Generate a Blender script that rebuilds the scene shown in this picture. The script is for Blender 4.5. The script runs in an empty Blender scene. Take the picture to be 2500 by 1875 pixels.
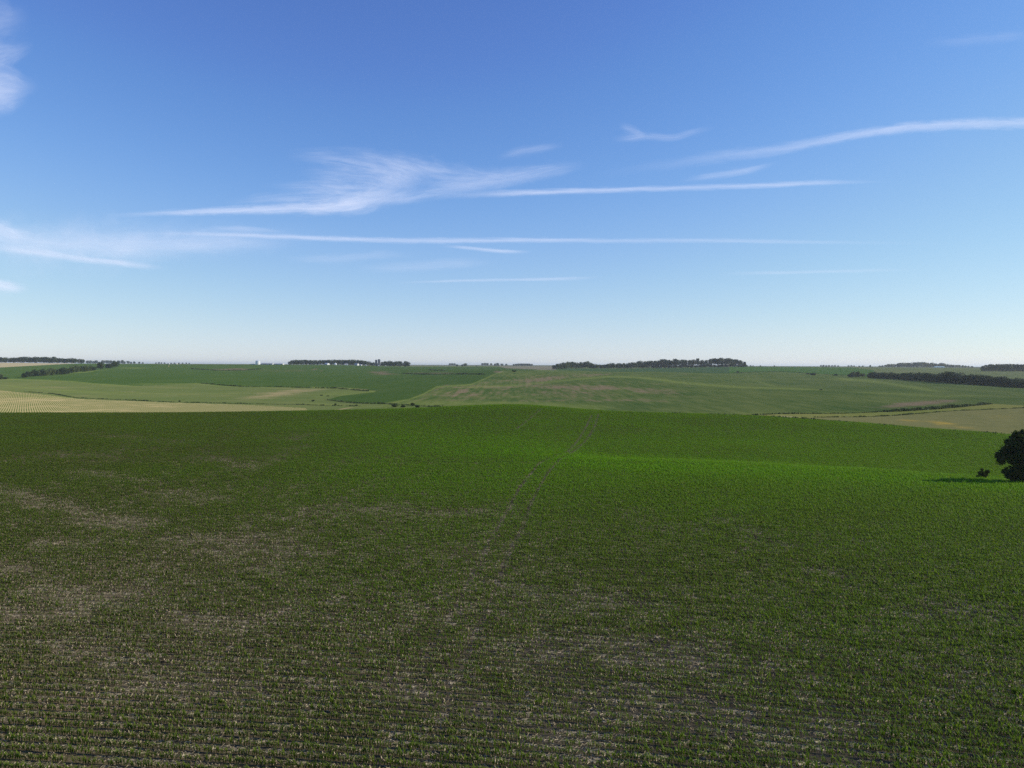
import bpy, math, random
import numpy as np
from mathutils import Vector, Matrix, Euler

sc = bpy.context.scene
R = math.radians
rng = np.random.default_rng(11)
random.seed(11)

# ------------------------------------------------------------------ camera
W0, H0, F = 2500.0, 1875.0, 1733.0          # photograph frame and focal length in its pixels
CAMZ = 17.6
PITCH, ROLL = 1.505, 0.206                  # degrees: a little downward, a hair of roll
cam = bpy.data.objects.new("camera", bpy.data.cameras.new("camera"))
sc.collection.objects.link(cam)
cam.data.sensor_width = 36.0
cam.data.lens = 36.0 * F / W0
cam.data.clip_start = 0.5
cam.data.clip_end = 900000.0
CM = Matrix.Rotation(R(90 - PITCH), 3, 'X') @ Matrix.Rotation(R(ROLL), 3, 'Z')
cam.matrix_world = Matrix.Translation((0, 0, CAMZ)) @ CM.to_4x4()
sc.camera = cam
CMN = np.array(CM)

# ------------------------------------------------------------------ light
SUN_EL, SUN_AZ = 27.0, 87.0                  # azimuth measured from +Y (view) towards +X (right)
world = bpy.data.worlds.new("World"); sc.world = world; world.use_nodes = True
wn = world.node_tree; wn.nodes.clear()
sky = wn.nodes.new('ShaderNodeTexSky'); sky.sky_type = 'NISHITA'; sky.sun_disc = False
sky.sun_elevation = R(SUN_EL); sky.sun_rotation = R(SUN_AZ)
sky.altitude = 300; sky.air_density = 1.0; sky.dust_density = 0.0; sky.ozone_density = 6.0
bg = wn.nodes.new('ShaderNodeBackground'); bg.inputs['Strength'].default_value = 0.128
wo = wn.nodes.new('ShaderNodeOutputWorld')
K = 0.128 * 1.072                            # tone of the sky as the camera recorded it, in exposed units
def vmul(sock, v):
    nd = wn.nodes.new('ShaderNodeVectorMath'); nd.operation = 'MULTIPLY'; nd.inputs[1].default_value = v
    wn.links.new(sock, nd.inputs[0]); return nd.outputs[0]
cur = wn.nodes.new('ShaderNodeRGBCurve'); cur.mapping.extend = 'EXTRAPOLATED'; cur.mapping.use_clip = False
for ci_, pts_ in enumerate((((0,0),(.105,.102),(.127,.130),(.262,.322),(.527,.585),(.80,.77)), ((0,0),(.212,.222),(.258,.292),(.474,.538),(.686,.715),(.90,.85)), ((0,0),(.515,.600),(.60,.680),(.80,.815),(1.0,.87),(1.3,.97)))):
    cv_ = cur.mapping.curves[ci_]
    while len(cv_.points) < len(pts_): cv_.points.new(.5, .5)
    for p_, q_ in zip(cv_.points, pts_): p_.location = q_; p_.handle_type = 'AUTO_CLAMPED'
cur.mapping.update()
wn.links.new(vmul(sky.outputs[0], (1.03 * K, 1.0 * K, 1.15 * K)), cur.inputs[1])
wn.links.new(vmul(cur.outputs[0], (1 / K, 1 / K, 1 / K)), bg.inputs[0]); wn.links.new(bg.outputs[0], wo.inputs[0])
sl = bpy.data.lights.new("sun", 'SUN'); sl.energy = 5.0; sl.angle = R(0.53); sl.color = (1.0, 0.92, 0.76)
so = bpy.data.objects.new("sun", sl); sc.collection.objects.link(so)
so.rotation_euler = Vector((-math.sin(R(SUN_AZ)) * math.cos(R(SUN_EL)), -math.cos(R(SUN_AZ)) * math.cos(R(SUN_EL)), -math.sin(R(SUN_EL)))).to_track_quat('-Z', 'Y').to_euler()
sc.view_settings.view_transform = 'Standard'; sc.view_settings.look = 'None'
sc.view_settings.exposure = 0.10; sc.view_settings.gamma = 1.0; sc.view_settings.use_curve_mapping = False
sc.cycles.max_bounces = 8; sc.cycles.diffuse_bounces = 3; sc.cycles.transparent_max_bounces = 24
sc.cycles.volume_bounces = 1
sc.cycles.use_denoising = False

# ------------------------------------------------------------------ survey helpers
def ray(px, py):
    px = np.asarray(px, float); py = np.asarray(py, float)
    d = np.stack([(px - W0 / 2) / F, -(py - H0 / 2) / F, -np.ones_like(px)], -1)
    return d @ CMN.T
def project(P):
    q = (P - np.array([0, 0, CAMZ])) @ CMN
    zz = np.maximum(-q[..., 2], 1e-3)
    return W0 / 2 + F * q[..., 0] / zz, H0 / 2 - F * q[..., 1] / zz
def pchip(x, y, xi):
    """y: (n,) or (n,m); monotone cubic along axis 0"""
    x = np.asarray(x, float); y = np.asarray(y, float)
    h = np.diff(x); sh = (-1,) + (1,) * (y.ndim - 1)
    H = h.reshape(sh); dl = np.diff(y, axis=0) / H
    m = np.zeros_like(y)
    w1 = (2 * h[1:] + h[:-1]).reshape(sh); w2 = (h[1:] + 2 * h[:-1]).reshape(sh)
    a, b = dl[:-1], dl[1:]
    ok = a * b > 0
    m[1:-1] = np.where(ok, (w1 + w2) / (w1 / np.where(ok, a, 1) + w2 / np.where(ok, b, 1)), 0)
    m[0] = dl[0]; m[-1] = dl[-1]
    xi = np.clip(xi, x[0], x[-1])
    k = np.clip(np.searchsorted(x, xi) - 1, 0, len(x) - 2)
    s = ((xi - x[k]) / h[k]).reshape((-1,) + (1,) * (y.ndim - 1)); hh = h[k].reshape(s.shape)
    return ((1 + 2 * s) * (1 - s) ** 2 * y[k] + s * (1 - s) ** 2 * hh * m[k]
            + s * s * (3 - 2 * s) * y[k + 1] + s * s * (s - 1) * hh * m[k + 1])

# ------------------------------------------------------------------ terrain survey: (distance, photo row) along eleven bearings
FLAT = None
PROF = {
 0:    [(120,FLAT),(215,FLAT),(250,1011),(300,996),(400,972),(480,956),(620,940),(800,926),(1000,915),(1300,900),(1600,892.5),(1900,885.5),(2300,886.5),(4000,887),(30000,886.8)],
 400:  [(120,FLAT),(215,FLAT),(250,1010.5),(300,997),(345,984),(450,966),(560,949),(650,936.5),(900,916),(1300,901),(1850,889),(2300,889.5),(4000,888.4),(30000,888.2)],
 800:  [(120,FLAT),(215,FLAT),(250,1004.5),(285,1001),(340,988),(400,975),(470,963),(560,948),(750,928),(1000,914),(1400,901),(1900,890.8),(2400,891.6),(4000,890.6),(30000,889.6)],
 1000: [(120,FLAT),(200,1040),(250,999.5),(285,998.5),(330,987),(400,972),(500,953),(620,938),(800,924),(1000,914),(1300,904),(1750,896),(2200,895),(3000,893),(4500,892),(30000,890.4)],
 1250: [(128,1130),(165,1078),(205,1029),(245,991.5),(290,991.5),(340,985),(430,968),(520,951),(580,943.5),(640,942),(690,930),(850,915),(1000,908),(1100,905.3),(1400,903.5),(1900,897),(2500,894),(4000,892.8),(30000,891.3)],
 1500: [(128,1131),(150,1112),(180,1073),(210,1034),(240,1006.5),(265,1006.5),(320,993),(400,972),(500,950),(600,935),(700,923),(790,918),(880,916.5),(1000,910),(1150,907.5),(1400,906.5),(1700,900),(2000,898),(2600,895.5),(4000,893.6),(30000,892.2)],
 1800: [(95,FLAT),(125,1139),(147,1124),(180,1082),(210,1046),(235,1015.5),(265,1012.5),(330,990),(420,968),(540,949),(620,943.5),(680,941),(800,927),(1000,914),(1150,909.8),(1400,906),(1700,896.2),(2000,895.3),(3000,895),(4000,894.4),(30000,893.3)],
 2100: [(90,FLAT),(118,1153),(137,1145),(170,1100),(200,1062),(225,1034),(260,1019),(300,1008),(400,978),(500,960),(600,950),(700,942),(850,930),(1000,920),(1200,914),(1500,904),(1900,897.6),(2500,896.6),(4000,895.6),(30000,894.4)],
 2300: [(85,FLAT),(112,1168),(130,1160),(160,1117),(190,1077),(210,1051),(250,1028),(300,1007),(350,994),(450,975),(560,958),(700,942),(800,934),(1000,924),(1300,914),(1600,904),(2000,898.6),(2600,897.6),(4000,896.3),(30000,895.1)],
 2500: [(80,FLAT),(106,1184),(122,1176),(150,1132),(180,1090),(200,1066),(250,1034),(300,1011),(330,1000),(420,980),(520,965),(620,952),(700,946.5),(900,932),(1200,918),(1500,907),(2000,900.5),(2600,899),(4000,897.4),(30000,895.8)],
}
DG = np.exp(np.linspace(math.log(8), math.log(30000), 640))
colT, colZ = [], []
for cx in sorted(PROF):
    ds, zs = [6, 14, 31, 60], [0, 0, 0, 0]
    for d, v in PROF[cx]:
        if v is None: z = 0.0
        else:
            r = ray(cx, v); z = CAMZ + r[2] / r[1] * d
        ds.append(d); zs.append(z)
    colT.append((cx - W0 / 2) / F); colZ.append(pchip(np.log(ds), np.array(zs), np.log(DG)))
colT = np.array(colT); colZ = np.array(colZ)
def axis(n):
    a = np.linspace(-0.80, 0.80, n)
    out = np.array([0.9, 1.05, 1.3, 1.7, 2.4, 4, 8, 20, 45])
    return np.concatenate([-out[::-1], a, out])
TG = axis(1500)
ZG = pchip(colT, colZ, TG)                   # (columns, rows)
# gentle natural undulation, and drainage-scale waves on the hills
def vnoise(x, y, seed):
    r_ = np.random.default_rng(seed); tot = 0
    for k in range(5):
        a = r_.uniform(0, 6.28); f = r_.uniform(.6, 1.6); p = r_.uniform(0, 6.28); a2 = r_.uniform(0, 6.28); p2 = r_.uniform(0, 6.28)
        tot = tot + np.sin(f * (x * math.cos(a) + y * math.sin(a)) + p + 1.3 * np.sin(.7 * f * (x * math.cos(a2) + y * math.sin(a2)) + p2))
    return tot / 5
XX = TG[:, None] * DG[None, :]; YY = np.broadcast_to(DG[None, :], XX.shape)
ZG = ZG + 0.12 * vnoise(XX / 9, YY / 7, 3) * np.clip((DG - 20) / 60, 0, 1) * np.clip((230 - DG) / 60, 0, 1)
ZG = ZG + vnoise(XX / 55, YY / 60, 5) * np.clip((DG - 330) / 200, 0, 1) * np.clip((1500 - DG) / 500, 0, 1) * 0.7
ZG = ZG + vnoise(XX / 30, YY / 85, 9) * np.clip((DG - 400) / 200, 0, 1) * np.clip((1250 - DG) / 350, 0, 1) * 1.0
def height(x, y):
    x = np.asarray(x, float); y = np.maximum(np.asarray(y, float), 8.01)
    t = np.clip(x / y, TG[0], TG[-1]); ly = np.log(y)
    i = np.clip(np.searchsorted(TG, t) - 1, 0, len(TG) - 2); fi = (t - TG[i]) / (TG[i + 1] - TG[i])
    step = math.log(DG[1] / DG[0]); g = (ly - math.log(DG[0])) / step
    j = np.clip(g.astype(int), 0, len(DG) - 2); fj = g - j
    return ((ZG[i, j] * (1 - fj) + ZG[i, j + 1] * fj) * (1 - fi) + (ZG[i + 1, j] * (1 - fj) + ZG[i + 1, j + 1] * fj) * fi)
def at(px, Y):
    x = (px - W0 / 2) / F * Y
    return Vector((x, Y, float(height(x, Y))))
def hit(px, py, d0=20, d1=6000):
    """first ground point seen along a bearing of the survey"""
    r = ray(px, py); ys = np.exp(np.linspace(math.log(d0), math.log(d1), 900))
    xs = r[0] / r[1] * ys; zr = CAMZ + r[2] / r[1] * ys
    k = np.nonzero(zr <= height(xs, ys))[0]
    k = k[0] if len(k) else len(ys) - 1
    return np.array([xs[k], ys[k], float(height(xs[k], ys[k]))])

# ------------------------------------------------------------------ objects helpers
def link(o): sc.collection.objects.link(o); return o
def tag(o, label=None, cat=None, group=None, kind=None):
    if label: o['label'] = label
    if cat: o['category'] = cat
    if group: o['group'] = group
    if kind: o['kind'] = kind
    return o
def np_mesh(name, verts, faces, mats, smooth=False, midx=None):
    """verts (n,3), faces (m,k) int"""
    me = bpy.data.meshes.new(name)
    verts = np.asarray(verts, np.float32); faces = np.asarray(faces, np.int32)
    n, k = faces.shape
    me.vertices.add(len(verts)); me.vertices.foreach_set('co', verts.ravel())
    me.loops.add(n * k); me.loops.foreach_set('vertex_index', faces.ravel())
    me.polygons.add(n); me.polygons.foreach_set('loop_start', np.arange(n, dtype=np.int32) * k)
    me.polygons.foreach_set('use_smooth', np.full(n, smooth))
    for m in mats: me.materials.append(m)
    if midx is not None: me.polygons.foreach_set('material_index', np.asarray(midx, np.int32))
    me.update(calc_edges=True); me.validate()
    return me
def empty(name, loc, rz=0):
    o = bpy.data.objects.new(name, None); o.location = loc; o.rotation_euler = (0, 0, rz); o.empty_display_size = .5
    return link(o)
def child(name, me, parent, loc=(0, 0, 0)):
    o = bpy.data.objects.new(name, me); o.parent = parent; o.location = loc
    return link(o)

# ------------------------------------------------------------------ material helpers
class NT:
    def __init__(s, name):
        s.m = bpy.data.materials.new(name); s.m.use_nodes = True
        s.t = s.m.node_tree; s.t.nodes.clear()
        s.out = s.t.nodes.new('ShaderNodeOutputMaterial')
    def n(s, typ, ins=None, **kw):
        nd = s.t.nodes.new('ShaderNode' + typ)
        for k, v in kw.items(): setattr(nd, k, v)
        for k, v in (ins or {}).items():
            if isinstance(v, bpy.types.NodeSocket): s.t.links.new(v, nd.inputs[k])
            else:
                if isinstance(v, (tuple, list)) and len(v) == 3 and nd.inputs[k].type == 'RGBA': v = (*v, 1)
                nd.inputs[k].default_value = v
        return nd
    def math(s, op, a, b=0.0, c=None, clamp=False):
        d = {0: a, 1: b}
        if c is not None: d[2] = c
        return s.n('Math', d, operation=op, use_clamp=clamp).outputs[0]
    def mix(s, f, a, b):
        nd = s.t.nodes.new('ShaderNodeMix'); nd.data_type = 'RGBA'
        for k, v in ((0, f), (6, a), (7, b)):
            if isinstance(v, bpy.types.NodeSocket): s.t.links.new(v, nd.inputs[k])
            else: nd.inputs[k].default_value = (*v, 1) if isinstance(v, (tuple, list)) else v
        return nd.outputs[2]
    def ramp(s, f, lo, hi):
        return s.n('MapRange', {0: f, 1: lo, 2: hi, 3: 0.0, 4: 1.0}, interpolation_type='SMOOTHSTEP').outputs[0]
    def pos(s, scale=(1, 1, 1), rot=0.0):
        g = s.n('NewGeometry').outputs['Position']
        return s.n('Mapping', {0: g, 2: (0, 0, rot), 3: scale}).outputs[0]
    def noise(s, vec, scale, detail=3.0, rough=0.55):
        return s.n('TexNoise', {'Vector': vec, 'Scale': scale, 'Detail': detail, 'Roughness': rough}).outputs[0]
    def attr(s, name): return s.n('Attribute', attribute_name=name).outputs['Fac']
    def done(s, shader):
        s.t.links.new(shader, s.out.inputs['Surface']); return s.m
def plain(name, col, rough=0.6, var=0.15, scale=2.0, metal=0.0):
    T = NT(name)
    nz = T.noise(T.n('TexCoord').outputs['Object'], scale, 4)
    c = T.mix(nz, tuple(x * (1 - var) for x in col), tuple(min(1, x * (1 + var)) for x in col))
    return T.done(T.n('BsdfPrincipled', {'Base Color': c, 'Roughness': rough, 'Metallic': metal}).outputs[0])
def field_mat(name, base, alt, bare, streak=(1, 1), rot=0.0, stripe=None, amount=0.5, bare_noise=0.35):
    """mottled crop cover with rows/streaks of its own direction and bare ground where the survey marks it"""
    T = NT(name)
    P1 = T.pos((streak[0], streak[1], 0.0), R(rot))
    n1 = T.noise(P1, 1.0, 5, .65)
    n2 = T.noise(T.pos((1 / 70, 1 / 90, 0)), 1.0, 4, .6)
    n3 = T.noise(T.pos((.45, .45, 0)), 1.0, 3, .6)
    n4 = T.noise(T.pos((1 / 9, 1 / 11, 0)), 1.0, 4, .6)
    n1 = T.ramp(n1, .34, .66); n2 = T.ramp(n2, .34, .66); n4 = T.ramp(n4, .32, .68)
    f = T.math('ADD', T.math('MULTIPLY', n1, .46), T.math('ADD', T.math('MULTIPLY', n2, .34), T.math('MULTIPLY', T.ramp(n3, .3, .7), .2)))
    c = T.mix(T.math('MULTIPLY', f, amount, clamp=True), base, alt)
    b = T.attr('bare')
    mot = T.math('ADD', T.math('MULTIPLY', n1, .42), T.math('ADD', T.math('MULTIPLY', n4, .34), T.math('MULTIPLY', n2, .24)))
    bb = T.ramp(T.math('ADD', b, T.math('MULTIPLY', T.math('SUBTRACT', mot, .55), 1.05)), .22, .92)
    bb = T.math('MULTIPLY', T.math('MULTIPLY', bb, 1.0), T.ramp(b, 0.02, .3))
    c = T.mix(bb, c, bare)
    lu = T.math('MULTIPLY', T.attr('lush'), T.math('ADD', .45, T.math('MULTIPLY', n4, .55)), clamp=True)
    c = T.mix(lu, c, (.215, .25, .062))
    if stripe:
        per, ang, scol, amt = stripe
        sx = T.n('SeparateXYZ', {0: T.pos((1, 1, 0), R(ang))}).outputs[0]
        wob = T.math('MULTIPLY', T.noise(T.pos((1 / 6, 1 / 6, 0)), 1.0, 2), .8)
        w = T.math('SINE', T.math('MULTIPLY', T.math('ADD', sx, wob), 2 * math.pi / per))
        w = T.math('MULTIPLY', T.ramp(w, -.4, .6), T.math('MULTIPLY', T.ramp(T.math('ADD', T.math('MULTIPLY', n4, .6), T.math('MULTIPLY', n2, .6)), .05, .6), amt))
        c = T.mix(w, c, scol)
    return T.done(T.n('BsdfDiffuse', {'Color': c, 'Roughness': .5}).outputs[0])

# ------------------------------------------------------------------ fields
def inpoly(x, y, poly):
    c = np.zeros(x.shape, bool); n = len(poly)
    for i in range(n):
        (x1, y1), (x2, y2) = poly[i], poly[i - 1]
        if y1 == y2: continue
        c ^= ((y1 > y) != (y2 > y)) & (x < (x2 - x1) * (y - y1) / (y2 - y1) + x1)
    return c
EDGE_X = [0, 400, 800, 1000, 1250, 1500, 1800, 2100, 2300, 2500]
EDGE_D = [256, 256, 256, 255, 262, 245, 240, 228, 213, 203]
def near_edge(t): return np.interp(1250 + F * t, EDGE_X, EDGE_D)
STUB = [(-900,935),(0,953),(100,963),(190,974),(420,983),(590,988),(745,996),(752,1003),(752,1100),(-900,1100)]
SOY = [(-900,915),(0,897),(133,890),(209,886.5),(209,850),(1200,850),(1330,900),(1300,905),(1225,905),(1210,912),(1185,925),(1150,940),(1065,945),(1050,955),(1000,976),(935,987),(870,985),(800,975),(830,967),(913,956.5),(880,950.5),(820,949),(700,946),(600,945),(540,942),(480,935.5),(330,942),(230,937),(100,927),(0,926),(-900,926)]
HILL = [(935,987),(1000,976),(1065,945),(1150,940),(1185,925),(1210,912),(1240,905),(1360,903.5),(1500,908),(1600,907.5),(1760,911.5),(1830,909.5),(1900,908),(1960,911),(2070,916),(2120,921),(2300,934),(2500,948),(3400,985),(3400,990),(2500,990),(2415,985.5),(2334,994.5),(2225,1002.5),(2117,1007.5),(1900,1010.5),(1700,1011.5),(1450,1100),(935,1100)]
WATER = [(1700,1011.5),(1900,1010.5),(2117,1007.5),(2225,1002.5),(2334,994.5),(2415,985.5),(2500,990),(3400,985),(3400,990),(2500,996),(2442,999),(2334,1003),(2225,1012),(2117,1018),(1950,1020),(1880,1019),(1700,1016)]
STRIP = [(1300,885),(1840,885),(1830,909.5),(1760,911.5),(1600,907.5),(1500,908),(1360,903.5)]
GREEN = [(1780,880),(1960,880),(2080,897),(2135,904),(2125,921),(2070,916),(1960,911),(1900,908),(1780,911)]
TANFAR = [(1190,888),(1366,888),(1356,903.5),(1330,903),(1235,899)]
TANLEFT = [(-900,870),(262,870),(209,886.5),(133,890),(0,897),(-900,915)]

Cx = .25 * (XX[:-1, :-1] + XX[1:, :-1] + XX[:-1, 1:] + XX[1:, 1:])
Cy = .5 * (YY[:-1, :-1] + YY[:-1, 1:])
Cz = .25 * (ZG[:-1, :-1] + ZG[1:, :-1] + ZG[:-1, 1:] + ZG[1:, 1:])
U, V = project(np.stack([Cx, Cy, Cz], -1))
NAMES = ['meadow', 'corn_field', 'stubble_field', 'soybean_field', 'pasture', 'hillside_field', 'grass_waterway', 'tan_field', 'green_strip', 'green_field', 'harvested_field', 'distant_field', 'oat_field']
fid = np.zeros(U.shape, np.int8)             # meadow = right-hand light fields
fid[(U < 960) & (Cy < 2200)] = 4
fid[(U > 1850) & (Cy < 420) & (V > 990)] = 7
fid[inpoly(U, V, HILL)] = 5
fid[inpoly(U, V, WATER) & (Cy < 420)] = 6
fid[inpoly(U, V, STRIP) & (Cy < 1740)] = 8
fid[inpoly(U, V, GREEN) & (Cy > 900) & (Cy < 2050)] = 9
fid[inpoly(U, V, SOY) & (Cy < 2150)] = 3
fid[inpoly(U, V, STUB) & (Cy < 520)] = 2
fid[inpoly(U, V, TANFAR) & (Cy > 1250) & (Cy < 2600)] = 10
fid[inpoly(U, V, TANLEFT) & (Cy > 1400) & (Cy < 2200)] = 12
fid[Cy > 2700] = 11
fid[Cy < near_edge(Cx / Cy)] = 1

# bare or worn ground, surveyed: (photo x, row, half length, half height, tilt, strength)
PATCH = [(680,962,110,9,-6,.9),(730,952,70,5,3,.5),(560,958,60,6,0,.3),(180,965,160,7,6,.4),(300,955,150,5,4,.45),(120,945,130,5,3,.4),(480,965,120,5,0,.35),
 (570,902,60,4,0,.9),(700,905,90,4,0,.45),(935,911,36,5,3,.95),(868,950,45,2.2,4,1.0),(770,901,12,1.5,-15,1),(785,906,7,1.2,-5,1),(1060,911,120,3,1,.6),
 (1130,955,50,9,-22,.9),(1190,945,110,5,0,.75),(1230,953,60,7,-25,.65),(1290,940,60,6,-3,.7),(1330,925,90,9,-8,.75),(1450,915,70,5,-3,.7),(1220,927,40,5,-30,.4),
 (1070,950,45,4,-25,.7),(1400,945,160,9,0,.7),(1475,946,50,9,0,.85),(1600,955,120,11,5,.65),(1350,978,160,5,0,.6),(1150,975,120,4,-2,.45),(1500,978,200,5,0,.6),(1215,908,12,3,0,1),(1150,962,180,16,-4,.55),(1380,960,230,17,2,.52),(1320,923,190,11,-4,.5),(1560,935,200,12,4,.32),
 (2235,986.5,125,7,-5,1.0),(2310,978,45,3,0,.8),(2120,995,60,4,0,.5),(1750,970,120,4,2,.25),(1680,915,40,3,20,.35),
 (2300,1033,60,8,8,.62),(2340,1043,80,6,6,.55),(2230,1028,50,5,5,.45),(1920,1019,40,4,3,.9),(838,998,30,1.6,-8,1),(2440,1020,60,12,0,.35),
 (2430,902,200,4,4,.4),(2200,905,100,4,3,.3),(1600,968,100,6,0,.3)]
Uv, Vv = project(np.stack([XX, YY, ZG], -1))
bare = np.zeros(Uv.shape)
for (px, py, a, b, tl, s) in PATCH:
    dx, dy = Uv - px, Vv - py; c_, s_ = math.cos(R(tl)), math.sin(R(tl))
    q = ((dx * c_ + dy * s_) / a) ** 2 + ((-dx * s_ + dy * c_) / b) ** 2
    bare = np.maximum(bare, s * np.exp(-q * 1.1))
bare *= (YY > near_edge(XX / YY))

# grassed terraces, swales and field margins: polyline in the survey, half height in rows, strength
LINES = [([(1130,946),(1200,944),(1270,940),(1350,932),(1420,925),(1490,919.5),(1560,921)], 2.2, .75), ([(1540,920),(1600,926),(1660,934),(1720,939.5),(1800,945),(1900,948),(1990,951)], 2.6, .8),
 ([(2040,925),(2120,930),(2180,938),(2230,946),(2290,955)], 3.5, .85), ([(2090,957),(2200,962),(2300,968),(2400,966)], 2, .5), ([(1830,925),(1870,937),(1900,947)], 3, .5), ([(940,985),(1000,975),(1030,964),(1066,944.5),(1150,939),(1186,924),(1212,911)], 1.8, .9),
 ([(930,990),(1050,985),(1200,984),(1330,988),(1480,996)], 6, .55), ([(0,925.5),(100,928),(170,931),(230,937),(330,943)], 1.3, .8), ([(330,938),(480,936.5),(545,943),(700,946.5)], 1.2, .6), ([(760,946),(860,949),(914,956),(880,959),(830,965)], 1.5, 1.0),
 ([(0,940),(60,946),(150,953),(260,958)], 1.3, .6), ([(120,956),(420,962),(600,960)], 1.5, .35), ([(0,962),(80,968),(180,972)], 2.5, .6), ([(780,968),(820,960),(880,958)], 5, .6), ([(300,898.5),(350,898.5)], 1, .9), ([(170,911),(215,908),(240,904)], 1.2, .8),
 ([(750,985),(850,992),(930,993),(1010,996),(1060,998)], 3, .6), ([(2120,922.5),(2200,927.5),(2300,934.5),(2500,948.5)], 1.2, .7), ([(1500,1004),(1700,1009),(1900,1009),(2100,1005)], 1.5, .5)]
lush_a = np.zeros(Uv.shape); selz = (YY > near_edge(XX / YY)) & (YY < 2200) & (np.abs(XX / YY) < .79)
uu, vv = Uv[selz], Vv[selz]; best = np.zeros(uu.shape)
for pts, hw_, st in LINES:
    xs_, ys_ = np.array(pts, float).T
    if (np.diff(xs_) <= 0).any(): # a turning line: distance to its segments
        dd = np.full(uu.shape, 1e9)
        for (ax, ay), (bx, by) in zip(pts[:-1], pts[1:]):
            q = np.clip(((uu - ax) * (bx - ax) + (vv - ay) * (by - ay)) / ((bx - ax) ** 2 + (by - ay) ** 2), 0, 1)
            dd = np.minimum(dd, np.hypot((uu - ax - q * (bx - ax)) * .5, vv - ay - q * (by - ay)))
        w_ = np.exp(-(dd / hw_) ** 2)
    else:
        w_ = np.exp(-((vv - np.interp(uu, xs_, ys_)) / hw_) ** 2) * np.clip((uu - xs_[0] + 25) / 50, 0, 1) * np.clip((xs_[-1] + 25 - uu) / 50, 0, 1)
    best = np.maximum(best, st * w_)
lush_a[selz] = best; ll = lush_a.reshape(-1)
M = {}
def soil_mat():
    T = NT('soil')
    fine = T.noise(T.pos((1, 1, 0)), 9.0, 4, .75)
    res = T.noise(T.pos((3.0, 9.0, 0), R(8)), 1.6, 4, .7)
    big = T.noise(T.pos((1 / 14, 1 / 10, 0)), 1.0, 4, .6)
    c = T.mix(T.ramp(fine, .3, .72), (.056, .046, .027), (.125, .100, .060))
    c = T.mix(T.math('MULTIPLY', T.ramp(res, .52, .70), T.math('ADD', T.math('MULTIPLY', big, .9), .15)), c, (.30, .255, .165))
    c = T.mix(T.math('MULTIPLY', T.ramp(big, .55, .75), .35), c, (.21, .14, .095))
    c = T.mix(T.attr('bare'), c, (.30, .26, .19))
    bmp = T.n('Bump', {'Strength': .8, 'Distance': .05, 'Height': fine}).outputs[0]
    return T.done(T.n('BsdfDiffuse', {'Color': c, 'Roughness': .9, 'Normal': bmp}).outputs[0])
M['corn_field'] = soil_mat()
M['stubble_field'] = field_mat('stubble', (.45,.36,.17), (.32,.27,.115), (.42,.33,.17), (.5,.12), 20, (.80,-34.5,(.085,.135,.03),1.0))
M['soybean_field'] = field_mat('soybean', (.050,.098,.022), (.088,.130,.034), (.17,.135,.08), (.06,.012), 0, None, .7)
M['pasture'] = field_mat('pasture_grass', (.085,.135,.034), (.215,.215,.075), (.36,.28,.14), (.02,.16), 3, (3.1, 87,(.085,.13,.05),.35), .9)
M['hillside_field'] = field_mat('hillside_crop', (.050,.100,.024), (.185,.205,.062), (.235,.175,.10), (.22,.022), 4, None, .9)
M['grass_waterway'] = field_mat('waterway_grass', (.18,.215,.045), (.30,.26,.08), (.48,.38,.2), (.05,.3), 10, None, .9)
M['tan_field'] = field_mat('tan_crop', (.205,.200,.068), (.325,.275,.10), (.58,.38,.07), (.14,.5), 8, (1.6, 75,(.10,.125,.055),.45), .9)
M['green_strip'] = field_mat('strip_crop', (.052,.102,.036), (.072,.122,.040), (.15,.12,.08), (.05,.012), 0, None, .7)
M['green_field'] = field_mat('green_crop', (.062,.135,.026), (.085,.16,.034), (.2,.16,.1), (.05,.012), 0, None, .7)
M['harvested_field'] = field_mat('harvested', (.24,.21,.14), (.19,.18,.11), (.25,.2,.14), (.05,.01), 0, None, .7)
M['oat_field'] = field_mat('oat', (.42,.345,.205), (.33,.285,.16), (.3,.25,.15), (.012,.05), 0, None, .8)
M['meadow'] = field_mat('meadow_grass', (.115,.155,.05), (.20,.205,.08), (.30,.23,.14), (.012,.05), 0, None, .9)
M['distant_field'] = field_mat('distant_crop', (.07,.10,.05), (.20,.18,.11), (.2,.17,.11), (.003,.001), 0, None, .9)
nC, nR = XX.shape
idx = np.arange(nC * nR).reshape(nC, nR)
quads = np.stack([idx[:-1, :-1], idx[1:, :-1], idx[1:, 1:], idx[:-1, 1:]], -1).reshape(-1, 4)
allv = np.stack([XX, YY, ZG], -1).reshape(-1, 3); fl = fid.reshape(-1); bl = bare.reshape(-1)
# ---- near field: cover, wheel tracks and thin spots are surveyed on the ground
TRACKS = [[(1446,1014),(1428,1049),(1385,1107),(1316,1135),(1283,1175),(1265,1200),(1236,1258),(1200,1316),(1160,1396),(1131,1447),(1080,1540),(1035,1628),(960,1800),(925,1880)],
          [(1462,1011),(1450,1049),(1428,1081),(1366,1125),(1341,1154),(1323,1182),(1298,1230),(1276,1295),(1254,1331),(1229,1389),(1204,1461),(1170,1530),(1140,1608),(1090,1730),(1040,1880)],
          [(1322,1000),(1300,1018),(1285,1030),(1262,1048)]]
TW = [np.array([hit(*p)[:2] for p in tr]) for tr in TRACKS]
def seg_dist(x, y, pts):
    best = np.full(x.shape, 1e9)
    for a, b in zip(pts[:-1], pts[1:]):
        ab = b - a; L = (ab ** 2).sum() + 1e-9
        s = np.clip(((x - a[0]) * ab[0] + (y - a[1]) * ab[1]) / L, 0, 1)
        best = np.minimum(best, np.hypot(x - a[0] - s * ab[0], y - a[1] - s * ab[1]))
    return best
def track_cover(x, y):
    d = np.minimum(np.minimum(seg_dist(x, y, TW[0]), seg_dist(x, y, TW[1])), seg_dist(x, y, TW[2]) )
    return d
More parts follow.
